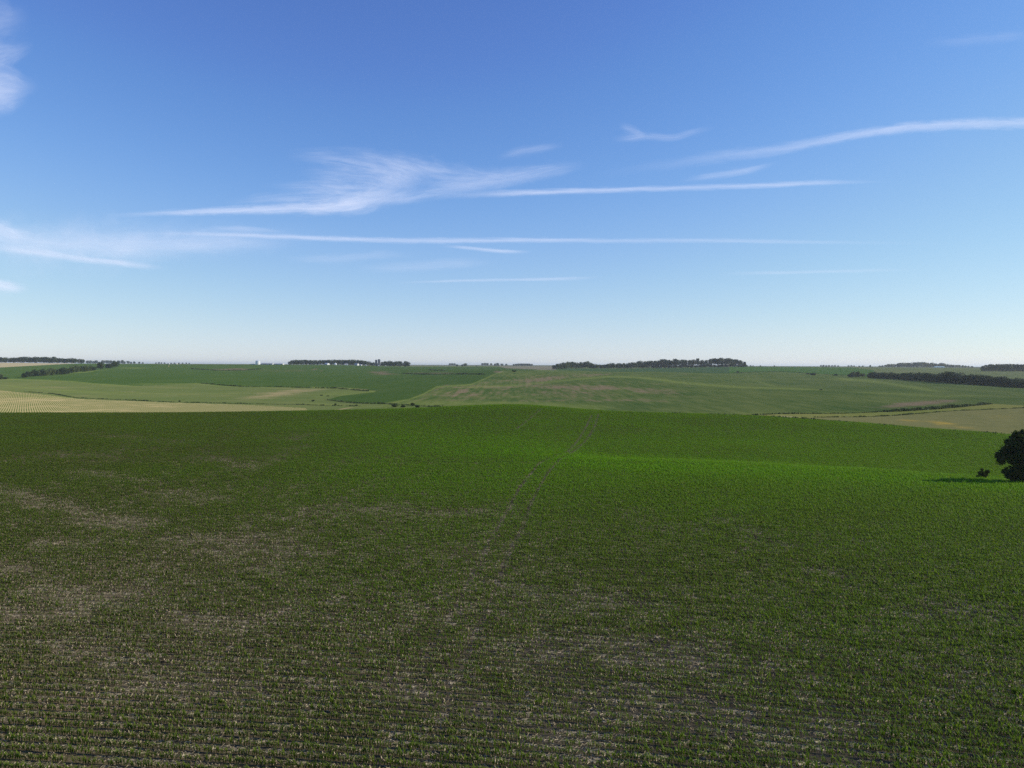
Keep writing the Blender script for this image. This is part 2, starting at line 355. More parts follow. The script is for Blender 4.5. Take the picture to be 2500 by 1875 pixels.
# thin stands in the corn: (x0,row0)->(x1,row1), half width m, strength
THIN = [((-40,1190),(330,1292),2.0,.85),((180,1152),(350,1176),2.0,.6),((510,1117),(630,1150),1.8,.8),((620,1145),(740,1090),2.2,.55),((130,1325),(190,1335),1.6,.7),
 ((-20,1390),(30,1400),1.5,.8),((100,1440),(330,1470),1.6,.6),((420,1205),(500,1225),2.4,.6),((420,1315),(560,1330),1.8,.55),((560,1350),(700,1330),1.8,.55),((600,1325),(700,1300),1.6,.5),
 ((560,1395),(720,1370),1.4,.5),((720,1270),(800,1235),1.6,.5),((900,1250),(1150,1255),2.4,.5),((1380,1155),(1560,1165),3.0,.55),((1500,1250),(1700,1300),2.6,.4),((1250,1440),(1500,1480),2.2,.55),
 ((1350,1580),(1800,1640),2.4,.6),((1500,1700),(1900,1800),2.0,.6),((1000,1700),(1350,1790),1.8,.55),((1250,1620),(1500,1700),1.8,.55),((300,1660),(520,1700),1.4,.5),((0,1490),(160,1510),1.4,.6),
 ((1770,1270),(1880,1330),1.8,.5),((2270,1495),(2500,1520),1.6,.5),((1950,1395),(2100,1400),1.5,.4),((450,1510),(620,1530),1.6,.6),((1960,1730),(2100,1850),1.6,.5),((170,1590),(420,1640),1.4,.4),
 ((220,1060),(420,1080),4,.5),((150,1110),(300,1120),3,.35),((700,1075),(760,1060),3,.5),((2060,1080),(2330,1085),2.5,.35),((1780,1055),(1860,1050),3,.3),((200,1300),(560,1060),.7,.45),((60,1230),(330,1080),.7,.45),((340,1260),(720,1060),.7,.4),((520,1330),(900,1090),.6,.4),((880,1330),(1060,1200),.5,.4),((1010,1100),(830,1240),.6,.5),((830,1240),(640,1405),.5,.55),((760,1060),(480,1240),.7,.5),((1740,1190),(1790,1290),.5,.55),((1790,1290),(1860,1410),.45,.55)]
THINW = [(np.array([hit(*a)[:2], hit(*b)[:2]]), w, s) for a, b, w, s in THIN]
def thin_cover(x, y):
    t = np.zeros(x.shape)
    for seg, w, s in THINW:
        d = seg_dist(x + 1.2 * np.sin(y * .9 + x * .25), y + .7 * np.sin(x * .5), seg)
        t = np.maximum(t, s * np.exp(-(d / (w * 1.15)) ** 2))
    return t
near = (YY < 300).reshape(-1)
nx, ny = allv[near, 0], allv[near, 1]
fine_front = np.abs(nx / ny) < .82
bn = np.zeros(nx.shape); td = track_cover(nx[fine_front], ny[fine_front])
bn[fine_front] = np.maximum(np.clip((ny[fine_front] - 30) / 300, .06, .28) * np.exp(-(td / .28) ** 2), .16 * thin_cover(nx[fine_front], ny[fine_front]))
bl = bl.copy(); bl[near] = np.maximum(bl[near], bn)

for k, nm in enumerate(NAMES):
    q = quads[fl == k]
    if not len(q): continue
    used, inv = np.unique(q, return_inverse=True)
    me = np_mesh(nm, allv[used], inv.reshape(-1, 4), [M[nm]], smooth=True)
    at_ = me.attributes.new('bare', 'FLOAT', 'POINT'); at_.data.foreach_set('value', bl[used].astype(np.float32))
    at_ = me.attributes.new('lush', 'FLOAT', 'POINT'); at_.data.foreach_set('value', ll[used].astype(np.float32))
    tag(link(bpy.data.objects.new(nm, me)), kind='structure')
me = np_mesh('ground', [(-30000,-30000,0),(30000,-30000,0),(30000,8,0),(-30000,8,0)], [(0,1,2,3)], [M['corn_field']])
tag(link(bpy.data.objects.new('ground', me)), kind='structure')

# ------------------------------------------------------------------ foliage material
def leaf_mat(name, dark, light, trans=.3, rough=.5, clump=1.2, spec=.12, lush=None):
    T = NT(name)
    oi = T.n('ObjectInfo')
    n = T.noise(T.n('TexCoord').outputs['Object'], clump, 3)
    f = T.math('ADD', T.math('MULTIPLY', T.ramp(n, .3, .7), .65), T.math('MULTIPLY', oi.outputs['Random'], .35))
    c = T.mix(f, dark, light)
    if lush:  # lush pair: brighter leaf colours that carry the painted slope brightness
        vg = T.n('Attribute', attribute_name='bright_tint', attribute_type='INSTANCER').outputs['Fac']
        dry = T.ramp(oi.outputs['Random'], .93, .97)
        c = T.mix(T.math('MULTIPLY', vg, 1.0, clamp=True), c, T.mix(f, lush[0], lush[1]))
        c = T.mix(T.math('MULTIPLY', dry, .6), c, (.22, .20, .06))
    p = T.n('BsdfPrincipled', {'Base Color': c, 'Roughness': rough, 'Specular IOR Level': spec}).outputs[0]
    tr = T.n('BsdfTranslucent', {'Color': T.mix(.5, c, tuple(min(1, x * 1.5) for x in light))}).outputs[0]
    return T.done(T.n('MixShader', {0: trans, 1: p, 2: tr}).outputs[0])
M['leaf_dark'] = leaf_mat('leaf_dark', (.018,.032,.018), (.046,.070,.030), .18, .6, .35)
M['leaf_mid'] = leaf_mat('leaf_mid', (.030,.050,.022), (.072,.100,.040), .22, .6, .35)
M['leaf_light'] = leaf_mat('leaf_light', (.060,.088,.035), (.12,.15,.06), .25, .6, .35)
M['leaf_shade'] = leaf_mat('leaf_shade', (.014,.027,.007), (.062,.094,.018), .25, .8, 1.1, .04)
M['grass_dark'] = leaf_mat('grass_dark', (.035,.055,.020), (.070,.095,.035), .2, .6, .2)
M['bark'] = plain('bark', (.10,.082,.065), .9, .35, 3)
M['corn_leaf'] = leaf_mat('corn_leaf', (.062,.100,.010), (.150,.200,.021), .42, .55, 2.0, .06, ((.110,.285,.002), (.195,.43,.005)))

# ------------------------------------------------------------------ corn plants
def corn_plant(rs, nleaf, hgt, seg):
    vs, fs = [], []
    az0 = rs.uniform(0, math.pi)
    for i in range(nleaf):
        az = az0 + (i % 2) * math.pi + rs.normal(0, .45)
        base = hgt * (.05 + .42 * i / nleaf); L = hgt * rs.uniform(.75, 1.15) * (.65 + .5 * math.sin(math.pi * (i + .7) / nleaf))
        up = rs.uniform(1.12, 1.42) * (1.0 if i < nleaf - 2 else 1.15); w = hgt * rs.uniform(.045, .068)
        x = y = 0.0; z = base; a = up; pts = [(0, base)]
        for s in range(seg):
            a -= (.70 + rs.uniform(-.15, .3)) * 1.7 / seg * (s > 0 or seg == 1)
            x += math.cos(a) * L / seg; z += math.sin(a) * L / seg; pts.append((x, z))
        ca, sa = math.cos(az), math.sin(az); o = len(vs)
        for s, (px, pz) in enumerate(pts):
            ww = w * (.55, 1, .75, .05)[s] if seg == 3 else w * (.7, 1, .08)[s]
            vs += [(px * ca - ww * sa, px * sa + ww * ca, pz), (px * ca + ww * sa, px * sa - ww * ca, pz)]
        for s in range(seg): fs.append((o + 2 * s, o + 2 * s + 1, o + 2 * s + 3, o + 2 * s + 2))
    return np.array(vs), np.array(fs)
protos = bpy.data.collections.new('corn_prototypes')
rs = np.random.default_rng(4)
NP1, NP2 = 8, 5
for k in range(NP1):
    v, f = corn_plant(rs, int(rs.integers(6, 9)), rs.uniform(.25, .36), 3)
    protos.objects.link(bpy.data.objects.new('a_plant_%02d' % k, np_mesh('corn_plant', v, f, [M['corn_leaf']])))
for k in range(NP2):
    av, af, o = [], [], 0
    for j in range(3):
        v, f = corn_plant(rs, 7, rs.uniform(.28, .39), 2)
        v = v * [1, 1, 1] + [(j - 1) * .165 + rs.normal(0, .03), rs.normal(0, .03), 0]
        av.append(v); af.append(f + o); o += len(v)
    protos.objects.link(bpy.data.objects.new('b_clump_%02d' % k, np_mesh('corn_clump', np.concatenate(av), np.concatenate(af), [M['corn_leaf']])))
# rows follow the contour: y = row - a*x - b*x^2
def row_y(x): 
    xc = np.clip(x, -70, 70)
    return -(.155 * x + .0016 * xc * xc + (x - xc) * 2 * .0016 * xc)
ROW = .73
def rows(dmin, dmax, step):
    P = []
    r0, r1 = int((dmin - 120) / ROW), int((dmax + 120) / ROW)
    for r in range(r0, r1):
        yb = r * ROW
        n = int(2 * dmax * .8 / step)
        x = -dmax * .8 + (np.arange(n) + rng.uniform(0, 1)) * step + rng.normal(0, step * .12, n)
        y = yb + row_y(x)
        k = (y > dmin) & (y < dmax) & (np.abs(x) < .77 * y + 3)
        if k.any(): P.append(np.stack([x[k], y[k]], -1))
    P = np.concatenate(P); P[:, 1] += rng.normal(0, .018, len(P))
    return P
def cover(x, y):
    u = vnoise(x / 5.0, y / 4.2, 21) + .8 * vnoise(x / 1.7, y / 1.5, 22) + .9 * vnoise(x / 16, y / 13, 23)
    d = np.hypot(x, y)
    lush = np.clip((y - 45) / 75, 0, 1) * .55 + np.clip(x / 160, -.15, .2)
    c = .86 + .14 * u + .35 * lush
    th = thin_cover(x, y); tk = np.exp(-(track_cover(x, y) / np.where(y > 110, .30, .26)) ** 2)
    c -= .42 * th
    c *= 1 - np.where(y > 110, .82, .25 + .4 * np.clip((y - 55) / 55, 0, 1)) * tk
    ridge = np.clip((x + 5) / 30, 0, 1) * np.exp(-((y - 112 + .25 * x) / 22) ** 2)
    return np.clip(c + .3 * ridge, 0.03, 1.0), lush + .5 * ridge - .9 * th - .6 * tk
pl = []
A = rows(27, 125, .118); B = rows(125, 266, .42)
for P, isB in ((A, 0), (B, 1)):
    x, y = P[:, 0], P[:, 1]
    c, lush = cover(x, y)
    keep = (rng.uniform(0, 1, len(x)) < np.clip(c * 1.05, 0, 1)) & (y < near_edge(x / y) - .5)
    x, y, c, lush = x[keep], y[keep], c[keep], lush[keep]
    s = (.67 + .42 * c + .22 * lush) * rng.uniform(.78, 1.2, len(x))
    idn = (NP1 + rng.integers(0, NP2, len(x))) if isB else rng.integers(0, NP1, len(x))
    if isB: rz = np.arctan2(row_y(x + .5) - row_y(x - .5), 1.0) + np.where(rng.uniform(0, 1, len(x)) < .5, math.pi, 0)
    else: rz = rng.uniform(0, 2 * math.pi, len(x))
    pl.append((np.stack([x, y, height(x, y) - .01], -1), s, idn, np.stack([rng.normal(0, .08, len(x)), rng.normal(0, .08, len(x)), rz], -1)))
pv = np.concatenate([p[0] for p in pl]); ps = np.concatenate([p[1] for p in pl])
pu, pw = project(pv)
bright_tint = np.interp(pw, [990, 1080, 1180, 1270, 1450, 1900], [.62, .70, .62, .28, .17, .12]) * np.interp(pu, [0, 550, 950, 1250, 2000, 2500], [.12, .20, .85, 1.0, 1.05, 1.1])  # leaf colour brightened by position, imitating how the slope brightens at grazing view
band = np.exp(-((pw - np.interp(pu, [900, 1250, 1500, 1800, 2100, 2300, 2500], [1075, 1098, 1136, 1150, 1165, 1178, 1196])) / np.interp(pu, [900, 1300, 1500, 2500], [34, 26, 20, 18])) ** 2) * np.interp(pu, [850, 1200, 1450], [0, .5, 1])  # bright strip along the ridge, painted into the leaf colour
bright_tint = bright_tint + .13 * np.clip((pu - 1500) / 900, 0, 1) * np.clip((pw - 1180) / 80, 0, 1)
bright_tint = np.clip(bright_tint + .42 * band + .10 * vnoise(pv[:, 0] / 7, pv[:, 1] / 6, 41), 0, 1)
ps = ps * (1 + .12 * band)
pi_ = np.concatenate([p[2] for p in pl]); pr = np.concatenate([p[3] for p in pl])
print('corn instances', len(pv))
def scatter(name, label, cat, coll, pos, scl, idn, rot, bright_tint=None):
    me = bpy.data.meshes.new(name); me.vertices.add(len(pos)); me.vertices.foreach_set('co', pos.astype(np.float32).ravel())
    for nm, arr, typ, fld, dt in (('scl', scl, 'FLOAT', 'value', np.float32), ('idn', idn, 'INT', 'value', np.int32), ('rot', rot, 'FLOAT_VECTOR', 'vector', np.float32), ('bright_tint', bright_tint, 'FLOAT', 'value', np.float32)):
        if arr is None: continue
        at_ = me.attributes.new(nm, typ, 'POINT'); at_.data.foreach_set(fld, np.asarray(arr).astype(dt).ravel())
    o = tag(link(bpy.data.objects.new(name, me)), label, cat, kind='stuff')
    g = bpy.data.node_groups.new(name + '_rows', 'GeometryNodeTree')
    g.interface.new_socket('Geometry', in_out='INPUT', socket_type='NodeSocketGeometry')
    g.interface.new_socket('Geometry', in_out='OUTPUT', socket_type='NodeSocketGeometry')
    gi, go = g.nodes.new('NodeGroupInput'), g.nodes.new('NodeGroupOutput')
    ci = g.nodes.new('GeometryNodeCollectionInfo'); ci.inputs['Collection'].default_value = coll
    ci.inputs['Separate Children'].default_value = True; ci.inputs['Reset Children'].default_value = True
    ip = g.nodes.new('GeometryNodeInstanceOnPoints'); ip.inputs['Pick Instance'].default_value = True
    def named(n, t):
        nd = g.nodes.new('GeometryNodeInputNamedAttribute'); nd.data_type = t; nd.inputs[0].default_value = n
        return nd.outputs['Attribute']
    g.links.new(gi.outputs[0], ip.inputs['Points']); g.links.new(ci.outputs[0], ip.inputs['Instance'])
    g.links.new(named('idn', 'INT'), ip.inputs['Instance Index'])
    g.links.new(named('rot', 'FLOAT_VECTOR'), ip.inputs['Rotation']); g.links.new(named('scl', 'FLOAT'), ip.inputs['Scale'])
    g.links.new(ip.outputs[0], go.inputs[0])
    o.modifiers.new('rows', 'NODES').node_group = g
    return o
scatter('corn_plants', 'young green corn plants growing in rows over the wide foreground field', 'corn', protos, pv, ps, pi_, pr, bright_tint)

# last year's straw and stalk pieces lying on the soil
def straw_mat():
    T = NT('straw')
    c = T.mix(T.ramp(T.noise(T.n('TexCoord').outputs['Object'], 9.0, 2), .35, .72), (.105, .086, .050), (.50, .42, .27))
    return T.done(T.n('BsdfDiffuse', {'Color': c}).outputs[0])
M['straw'] = straw_mat()
straws = bpy.data.collections.new('straw_prototypes')
for k in range(6):
    n = 74
    x, y = rs.uniform(-.6, .6, n), np.clip(rs.normal(0, .13, n), -.24, .24); az = rs.normal(0, 1.0, n); L = rs.uniform(.025, .13, n); w = rs.uniform(.006, .016, n)
    z0 = rs.uniform(.012, .05, n); dz = rs.normal(0, .035, n)
    ca, sa = np.cos(az), np.sin(az)
    def pt(sl, sw, zz): return np.stack([x + ca * L * sl - sa * w * sw, y + sa * L * sl + ca * w * sw, z0 + zz + .012 * (sw > 0)], -1)
    v = np.stack([pt(-1, -1, 0), pt(1, -1, np.maximum(dz, -.01)), pt(1, 1, np.maximum(dz, -.01)), pt(-1, 1, 0)], 1).reshape(-1, 3)
    straws.objects.link(bpy.data.objects.new('straw_%d' % k, np_mesh('straw', v, np.arange(4 * n).reshape(-1, 4), [M['straw']])))
P = rows(27, 128, 1.1); P[:, 1] += ROW / 2
res_ = .95 - .12 * np.clip((P[:, 1] - 50) / 40, 0, 1) + .14 * vnoise(P[:, 0] / 6, P[:, 1] / 5, 51) + .12 * vnoise(P[:, 0] / 1.9, P[:, 1] / 1.6, 52) + .3 * thin_cover(P[:, 0], P[:, 1])
P = P[rng.uniform(0, 1, len(P)) < np.clip(res_, .15, 1)]; n = len(P)
print('straw', n)
scatter('straw_residue', 'pale straw and stalk residue scattered on the soil between corn rows', 'straw', straws,
        np.c_[P, height(P[:, 0], P[:, 1])], rng.uniform(.9, 1.3, n), rng.integers(0, 6, n), np.stack([np.zeros(n), np.zeros(n), rng.choice([0, math.pi], n) + np.arctan2(row_y(P[:, 0] + .5) - row_y(P[:, 0] - .5), 1.0)], -1))

# ------------------------------------------------------------------ tall grass along ditches and field edges
def grass_line(label, pts, h=1.0, width=1.0, dens=9, mat='grass_dark', d0=20, d1=6000, zoff=0.0):
    P = np.array([hit(*p, d0=d0, d1=d1)[:2] for p in pts])
    L = np.hypot(*np.diff(P, axis=0).T); tot = L.sum(); n = int(tot * dens)
    s = np.sort(rng.uniform(0, tot, n)); cs = np.concatenate([[0], np.cumsum(L)])
    k = np.clip(np.searchsorted(cs, s) - 1, 0, len(L) - 1); f = (s - cs[k]) / np.maximum(L[k], 1e-6)
    x = P[k, 0] * (1 - f) + P[k + 1, 0] * f; y = P[k, 1] * (1 - f) + P[k + 1, 1] * f
    lump = .55 + .45 * np.clip(vnoise(s / 2.2, s * 0, 31) + .6 * vnoise(s / 9, s * 0, 32), -1, 1.2)
    x += rng.normal(0, width * .4, n); y += rng.normal(0, width * .4, n)
    hh = h * lump * rng.uniform(.6, 1.2, n); z = height(x, y) + zoff - .05
    az = rng.uniform(0, math.pi, n); w = rng.uniform(.18, .42, n) * h
    lx, ly = rng.normal(0, .25, n) * hh, rng.normal(0, .25, n) * hh
    c, sn = np.cos(az) * w, np.sin(az) * w
    v = np.stack([np.stack([x - c, y - sn, z], -1), np.stack([x + c, y + sn, z], -1), np.stack([x + c * .6 + lx, y + sn * .6 + ly, z + hh], -1), np.stack([x - c * .4 + lx, y - sn * .4 + ly, z + hh * .92], -1)], 1)
    o = link(bpy.data.objects.new('tall_grass', np_mesh('tall_grass', v.reshape(-1, 3), np.arange(4 * n).reshape(-1, 4), [M[mat]])))
    return tag(o, label, 'grass', kind='stuff')
grass_line('dark tall grass along the right edge of the green corn field', [(1490,1008),(1600,1010),(1800,1015.5),(1895,1019.5),(2020,1028),(2138,1037),(2297,1052),(2463,1063),(2530,1067)], .9, 1.2, 7)
grass_line('dark overgrown upper ditch bank of the grassy waterway', [(1700,1011.5),(1900,1011),(2117,1007.5),(2180,1004.5)], .8, .8, 7)
grass_line('thick dark brush along the upper ditch below the bare brown patch', [(2160,1006),(2225,1003),(2280,999.5),(2334,995),(2380,990),(2415,986.5)], 1.7, 1.6, 12)
grass_line('dark grass on the lower ditch bank of the waterway', [(1990,1019),(2117,1018),(2225,1012),(2334,1003),(2442,998.5),(2530,995.5)], .7, .7, 7)
grass_line('dark ditch grass above the tan stubble field', [(60,957),(130,962),(190,972),(300,977),(420,982),(590,986),(740,989),(880,992)], .8, 1.0, 5)
grass_line('broken grass line between the dark soybean field and pale pasture', [(490,936.5),(545,941),(600,944.5),(700,945.5),(820,948.5),(900,955)], 1.3, 1.2, 4)
grass_line('scrubby grass along the valley stream', [(800,977),(870,984.5),(935,986),(1000,990),(1080,994)], 1.0, 2.0, 5)
grass_line('dark grass terrace in the soybean field left of the grain bin', [(470,901),(530,904.5),(600,904),(640,901)], 1.9, 3, 5, d1=1800)
grass_line('dark grass terrace at the top of the soybean field', [(985,912.5),(1030,914),(1090,914),(1180,914.5)], 2.2, 3, 5, d1=1800)
grass_line('short dark terrace line below the distant bluish trees', [(1046,903.5),(1085,905)], 2.2, 3, 5, d1=1800)
grass_line('fence line grass between green hill and upper crop strip', [(1790,911),(1850,908.5),(1900,907),(1930,908.5),(1980,912.5),(2060,916.5)], 1.4, 2, 2.5, d1=1800)

# ------------------------------------------------------------------ trees
def tube(pts, rad, n=6):
    vs, fs = [], []
    for i, p in enumerate(pts):
        d = Vector(pts[min(i + 1, len(pts) - 1)]) - Vector(pts[max(i - 1, 0)])
        q = d.to_track_quat('Z', 'Y')
        for k in range(n):
            a = 2 * math.pi * k / n
            vs.append(tuple(Vector(p) + q @ Vector((math.cos(a) * rad[i], math.sin(a) * rad[i], 0))))
    for i in range(len(pts) - 1):
        for k in range(n):
            fs.append((i * n + k, i * n + (k + 1) % n, (i + 1) * n + (k + 1) % n, (i + 1) * n + k))
    return np.array(vs), np.array(fs)
def join(parts):
    V_, F_, o = [], [], 0
    for v, f in parts: V_.append(v); F_.append(f + o); o += len(v)
    return np.concatenate(V_), np.concatenate(F_)
def leaves(rs, lobes, n, size, flat=.55):
    """leaf clumps spread through lobes: (centre, radii)"""
    w = np.array([l[1][0] * l[1][1] * l[1][2] for l in lobes]) ** .75; w /= w.sum()
    which = rs.choice(len(lobes), n, p=w)
    d = rs.normal(size=(n, 3)); d /= np.linalg.norm(d, axis=1)[:, None]
    rr = rs.uniform(.35, 1.0, n) ** .5
    rr *= 1 + .12 * np.sin(5 * d[:, 0] + which) * np.sin(4 * d[:, 1] + 2 * which)
    C = np.array([l[0] for l in lobes])[which]; Rr = np.array([l[1] for l in lobes])[which]
    P = C + d * Rr * rr[:, None]
    nrm = d * .9 + rs.normal(size=(n, 3)) * .8 + [0, 0, .35]; nrm /= np.linalg.norm(nrm, axis=1)[:, None]
    a = np.cross(nrm, rs.normal(size=(n, 3))); a /= np.linalg.norm(a, axis=1)[:, None]; b = np.cross(nrm, a)
    s = size * rs.uniform(.55, 1.3, n)[:, None]; e = s * rs.uniform(.45, .9, n)[:, None]
    k = rs.uniform(.3, .9, (n, 1))
    v = np.stack([P - a * s, P - b * e * k, P + a * s, P + b * e], 1)
    return v.reshape(-1, 3), np.arange(4 * n).reshape(-1, 4)
def make_tree_meshes(seed, h, r, base, nl, n, size, mat, lean=.0, ragged=.3):
    """trunk with limbs and a crown between base*h and h; r = crown half width"""
    rs = np.random.default_rng(seed)
    top = np.array([lean * h * .1, 0, h * .78])
    parts = [tube([(0, 0, -.6), (0.02 * h * lean, 0, h * .25), tuple(top * [.6, 1, .7]), tuple(top)], [h * .026, h * .02, h * .013, h * .005])]
    lobes = []
    for i in range(nl):
        zf = base + (1 - base) * (.18 + .70 * (i + rs.uniform(.2, .8)) / nl)
        prof = math.sin(math.pi * min(1, max(.12, (zf - base) / (1 - base))) ** .8) ** .6
        az = i * 2.4 + rs.uniform(-.5, .5); rad = r * prof * rs.uniform(.35, .75)
        c = (math.cos(az) * rad + lean * h * .08 * zf, math.sin(az) * rad, zf * h)
        q = r * rs.uniform(.34, .34 + .3 * (1 + ragged) * .6) * (.7 + .4 * prof)
        lobes.append((c, (q, q * rs.uniform(.8, 1.15), q * rs.uniform(.65, .95))))
        st = (0.02 * h * lean, 0, zf * h * .62)
        mid = ((st[0] + c[0]) * .5, (st[1] + c[1]) * .5, (st[2] + c[2]) * .5 + .03 * h)
        parts.append(tube([st, mid, c], [h * .010, h * .007, h * .003], 4))
    zt = max(l[0][2] + l[1][2] for l in lobes)
    v, f = leaves(rs, lobes, n, size); v[:, 2] *= h / np.percentile(v[:, 2], 99.3)
    tv, tf = join(parts)
    return np_mesh('trunk', tv, tf, [M['bark']], True), np_mesh('crown', v, f, [M[mat]])
def make_shrub_mesh(seed, h, r, nl, n, size, mat):
    rs = np.random.default_rng(seed); lobes = []
    for i in range(nl):
        az = rs.uniform(0, 6.28); rad = r * rs.uniform(.1, .62); z = h * rs.uniform(.22, .72)
        q = r * rs.uniform(.34, .6)
        lobes.append(((math.cos(az) * rad, math.sin(az) * rad, z), (q, q, min(q * .9, h * .42))))
    v, f = leaves(rs, lobes, n, size)
    v[:, 2] = np.maximum(v[:, 2] * h / np.percentile(v[:, 2], 99), -.1); v[:, :2] *= r / np.percentile(np.hypot(v[:, 0], v[:, 1]), 97)
    stems = [tube([(0, 0, -.3), tuple(np.array(l[0]) * [.4, .4, .55]), l[0]], [h * .02, h * .013, h * .005], 4) for l in lobes[:5]]
    sv, sf = join(stems)
    return np_mesh('shrub', np.concatenate([v, sv]), np.concatenate([f, sf + len(v)]), [M[mat], M['bark']], midx=np.r_[np.zeros(len(f)), np.ones(len(sf))])
# unit-size families (scaled to each place)
TALL = [make_tree_meshes(100 + i, 20, 6.0 + .7 * (i % 3), (.16, .26, .2)[i % 3], 14, 1900, .72, 'leaf_dark', (-1) ** i * .5, .6) for i in range(6)]
ROUND = [make_tree_meshes(120 + i, 14, 6.6 + .6 * (i % 3), .02, 15, 2000, .66, ('leaf_dark', 'leaf_mid')[i % 2], (-1) ** i * .3) for i in range(6)]
PALE = [make_tree_meshes(140 + i, 14, 6.6, .02, 14, 1900, .62, 'leaf_light', .2) for i in range(2)]
BUSH = [make_shrub_mesh(160 + i, 6, 4.2, 12, 1300, .42, ('leaf_dark', 'leaf_mid')[i % 2]) for i in range(6)]
BUSHPALE = [make_shrub_mesh(170 + i, 6, 4.2, 12, 1300, .42, 'leaf_light') for i in range(2)]
ORD = 'first second third fourth fifth sixth seventh eighth ninth tenth eleventh twelfth thirteenth fourteenth fifteenth sixteenth seventeenth eighteenth nineteenth twentieth'.split()
TENS = ['', '', 'twenty', 'thirty', 'forty', 'fifty', 'sixty']
def nth(i):
    if i <= 20: return ORD[i - 1]
    t, u = divmod(i, 10)
    return TENS[t] + '-' + ORD[u - 1] if u else TENS[t][:-1] + 'ieth'
def place_tree(fam, k, px, Y, h, label, group=None, wide=1.0, name='tree', h0=None, cat='tree', sink=0.0):
    trunk, crown = fam[k % len(fam)]
    h0 = h0 or (20 if fam is TALL else 14)
    p = at(px, Y); p.z -= sink
    r = empty(name, p, random.uniform(0, 6.28)); s = h / h0
    r.scale = (s * wide, s * wide, s)
    tag(r, label, cat, group)
    child('trunk', trunk, r); child('crown', crown, r)
    return r
def place_shrub(fam, k, px, Y, h, w, label, group=None, name='shrub', cat='shrub'):
    o = link(bpy.data.objects.new(name, fam[k % len(fam)])); o.location = at(px, Y); o.rotation_euler = (0, 0, random.uniform(0, 6.28))
    o.scale = (w / 8.4, w / 8.4, h / 6)
    return tag(o, label, cat, group)
def topline(pts): 
    xs, hs = zip(*pts)
    return lambda x: float(np.interp(x, xs, hs))
def label_row(items, fmt):
    """items sorted left to right; number them from the nearer end of their row"""
    n = len(items)
    for i, o in enumerate(items):
        o['label'] = fmt % (nth(i + 1) + ' from left' if i < n / 2 else nth(n - i) + ' from right')
def px2m(h, Y): return h * Y / F

# long windbreak on the middle horizon
hp = topline([(1352,10),(1366,15),(1380,19),(1395,17),(1412,15),(1422,16),(1432,19),(1445,13),(1460,8.5),(1475,9.5),(1488,14),(1500,12),(1520,12),(1540,15),(1560,17),(1590,17),(1608,18),(1617,21),(1630,19),(1645,20.5),(1660,18),(1680,19),(1700,20),(1720,19),(1733,21),(1755,22),(1780,20),(1795,18),(1810,17.5),(1820,12)])
x = 1354.0; row = []; k = 0
while x < 1817:
    Y = 1720 if x > 1420 else 1560 + (x - 1354) * 2.4
    h = px2m(hp(x), Y) * random.uniform(.9, 1.1)
    tall = x > 1590
    fam = TALL if tall else ROUND
    if 1372 < x < 1386: fam = PALE
    row.append(place_tree(fam, k, x, Y + random.uniform(0, 22), h, '', 'trees of the long windbreak on the middle horizon', wide=random.uniform(.95, 1.2) * (1.0 if tall else 14 / max(h, 9) * .8)))
    x += random.uniform(7, 11) if tall else random.uniform(5, 8.5); k += 1
label_row(row, 'dark tree in the long windbreak on the middle horizon, %s end')
und = []
x = 1596.0
while x < 1822:
    und.append(place_shrub(BUSH, k, x, 1735 + random.uniform(0, 10), random.uniform(5.5, 8.5), random.uniform(11, 15), '', 'undergrowth bushes beneath the tall windbreak trees')); x += random.uniform(8, 11); k += 1
label_row(und, 'dark undergrowth bush beneath the tall windbreak trees, %s end')

# left wood
row = []; x = -30.0
while x < 208:
    h = px2m(topline([(-30,13),(0,12.5),(40,12.5),(70,15),(95,14),(115,15.5),(135,14.5),(160,12.5),(185,12.5),(196,12),(210,8)])(x), 1950)
    row.append(place_tree(ROUND, k, x, 1935 + random.uniform(0, 50), h * random.uniform(.92, 1.08), '', 'trees of the dark wood at the far left', wide=random.uniform(.95, 1.2))); x += random.uniform(7, 10.5); k += 1
label_row(row, 'dark tree in the wood behind the tan left field, %s end')
row = []
for x, h in ((214,6.5),(221,7),(229,6),(236,7),(252,7.5),(262,7),(270,7),(279,6.5),(290,7),(299,8),(304,5),(313,6),(320,4),(328,4.5),(340,4),(349,3),(381,2.6),(388,3),(394,2.6),(402,2.4),(418,2),(426,2.3),(437,2.3),(446,2.3),(455,2.3),(462,1.8)):
    row.append(place_tree(ROUND, k, x, 3700 + random.uniform(0, 300), px2m(h + 1.2, 3800), '', 'faint far trees left of the grain bin', wide=1.1)); k += 1
label_row(row, 'faint bluish far tree left of the grain bin, %s end')

# left hedgerow running up the hill
row = []
for x, v, h, w, pale in ((60,922,11,13,0),(72,920.5,14,13,0),(84,919,16,14,0),(93,918,15,13,1),(104,917.5,17,13,0),(114,917,16,14,1),(126,916,17,14,1),(137,915.5,14,12,0),(148,914.5,15,13,0),(158,913.5,16,13,0),(165,913,12,11,0),(174,910.5,17,15,1),(186,909,17,14,1),(196,908,14,13,0),(207,907.5,15,13,1),(216,906.5,14,12,1),(226,904.5,11,12,0),(231,904,8,8,0),(263,898.5,10,9,0)):
    p = hit(x, v, 500, 2000); Y = p[1]
    row.append(place_shrub(BUSHPALE if pale else BUSH, k, x, Y, px2m(h, Y), px2m(w, Y) * 1.25, '', 'bushes of the left hedgerow')); k += 1
label_row(row, 'bushy hedgerow shrub running up the left soybean field, %s end')
for x, v, h, lab in ((246,902,18,'larger broad tree near the upper end of the left hedgerow'),(269,899,11,'small round tree between the two large hedgerow trees at left'),(281,897.5,15,'dark tree at the upper right end of the left hedgerow')):
    p = hit(x, v, 500, 2000); place_tree(ROUND, k, x, p[1], px2m(h, p[1]), lab, wide=1.15); k += 1
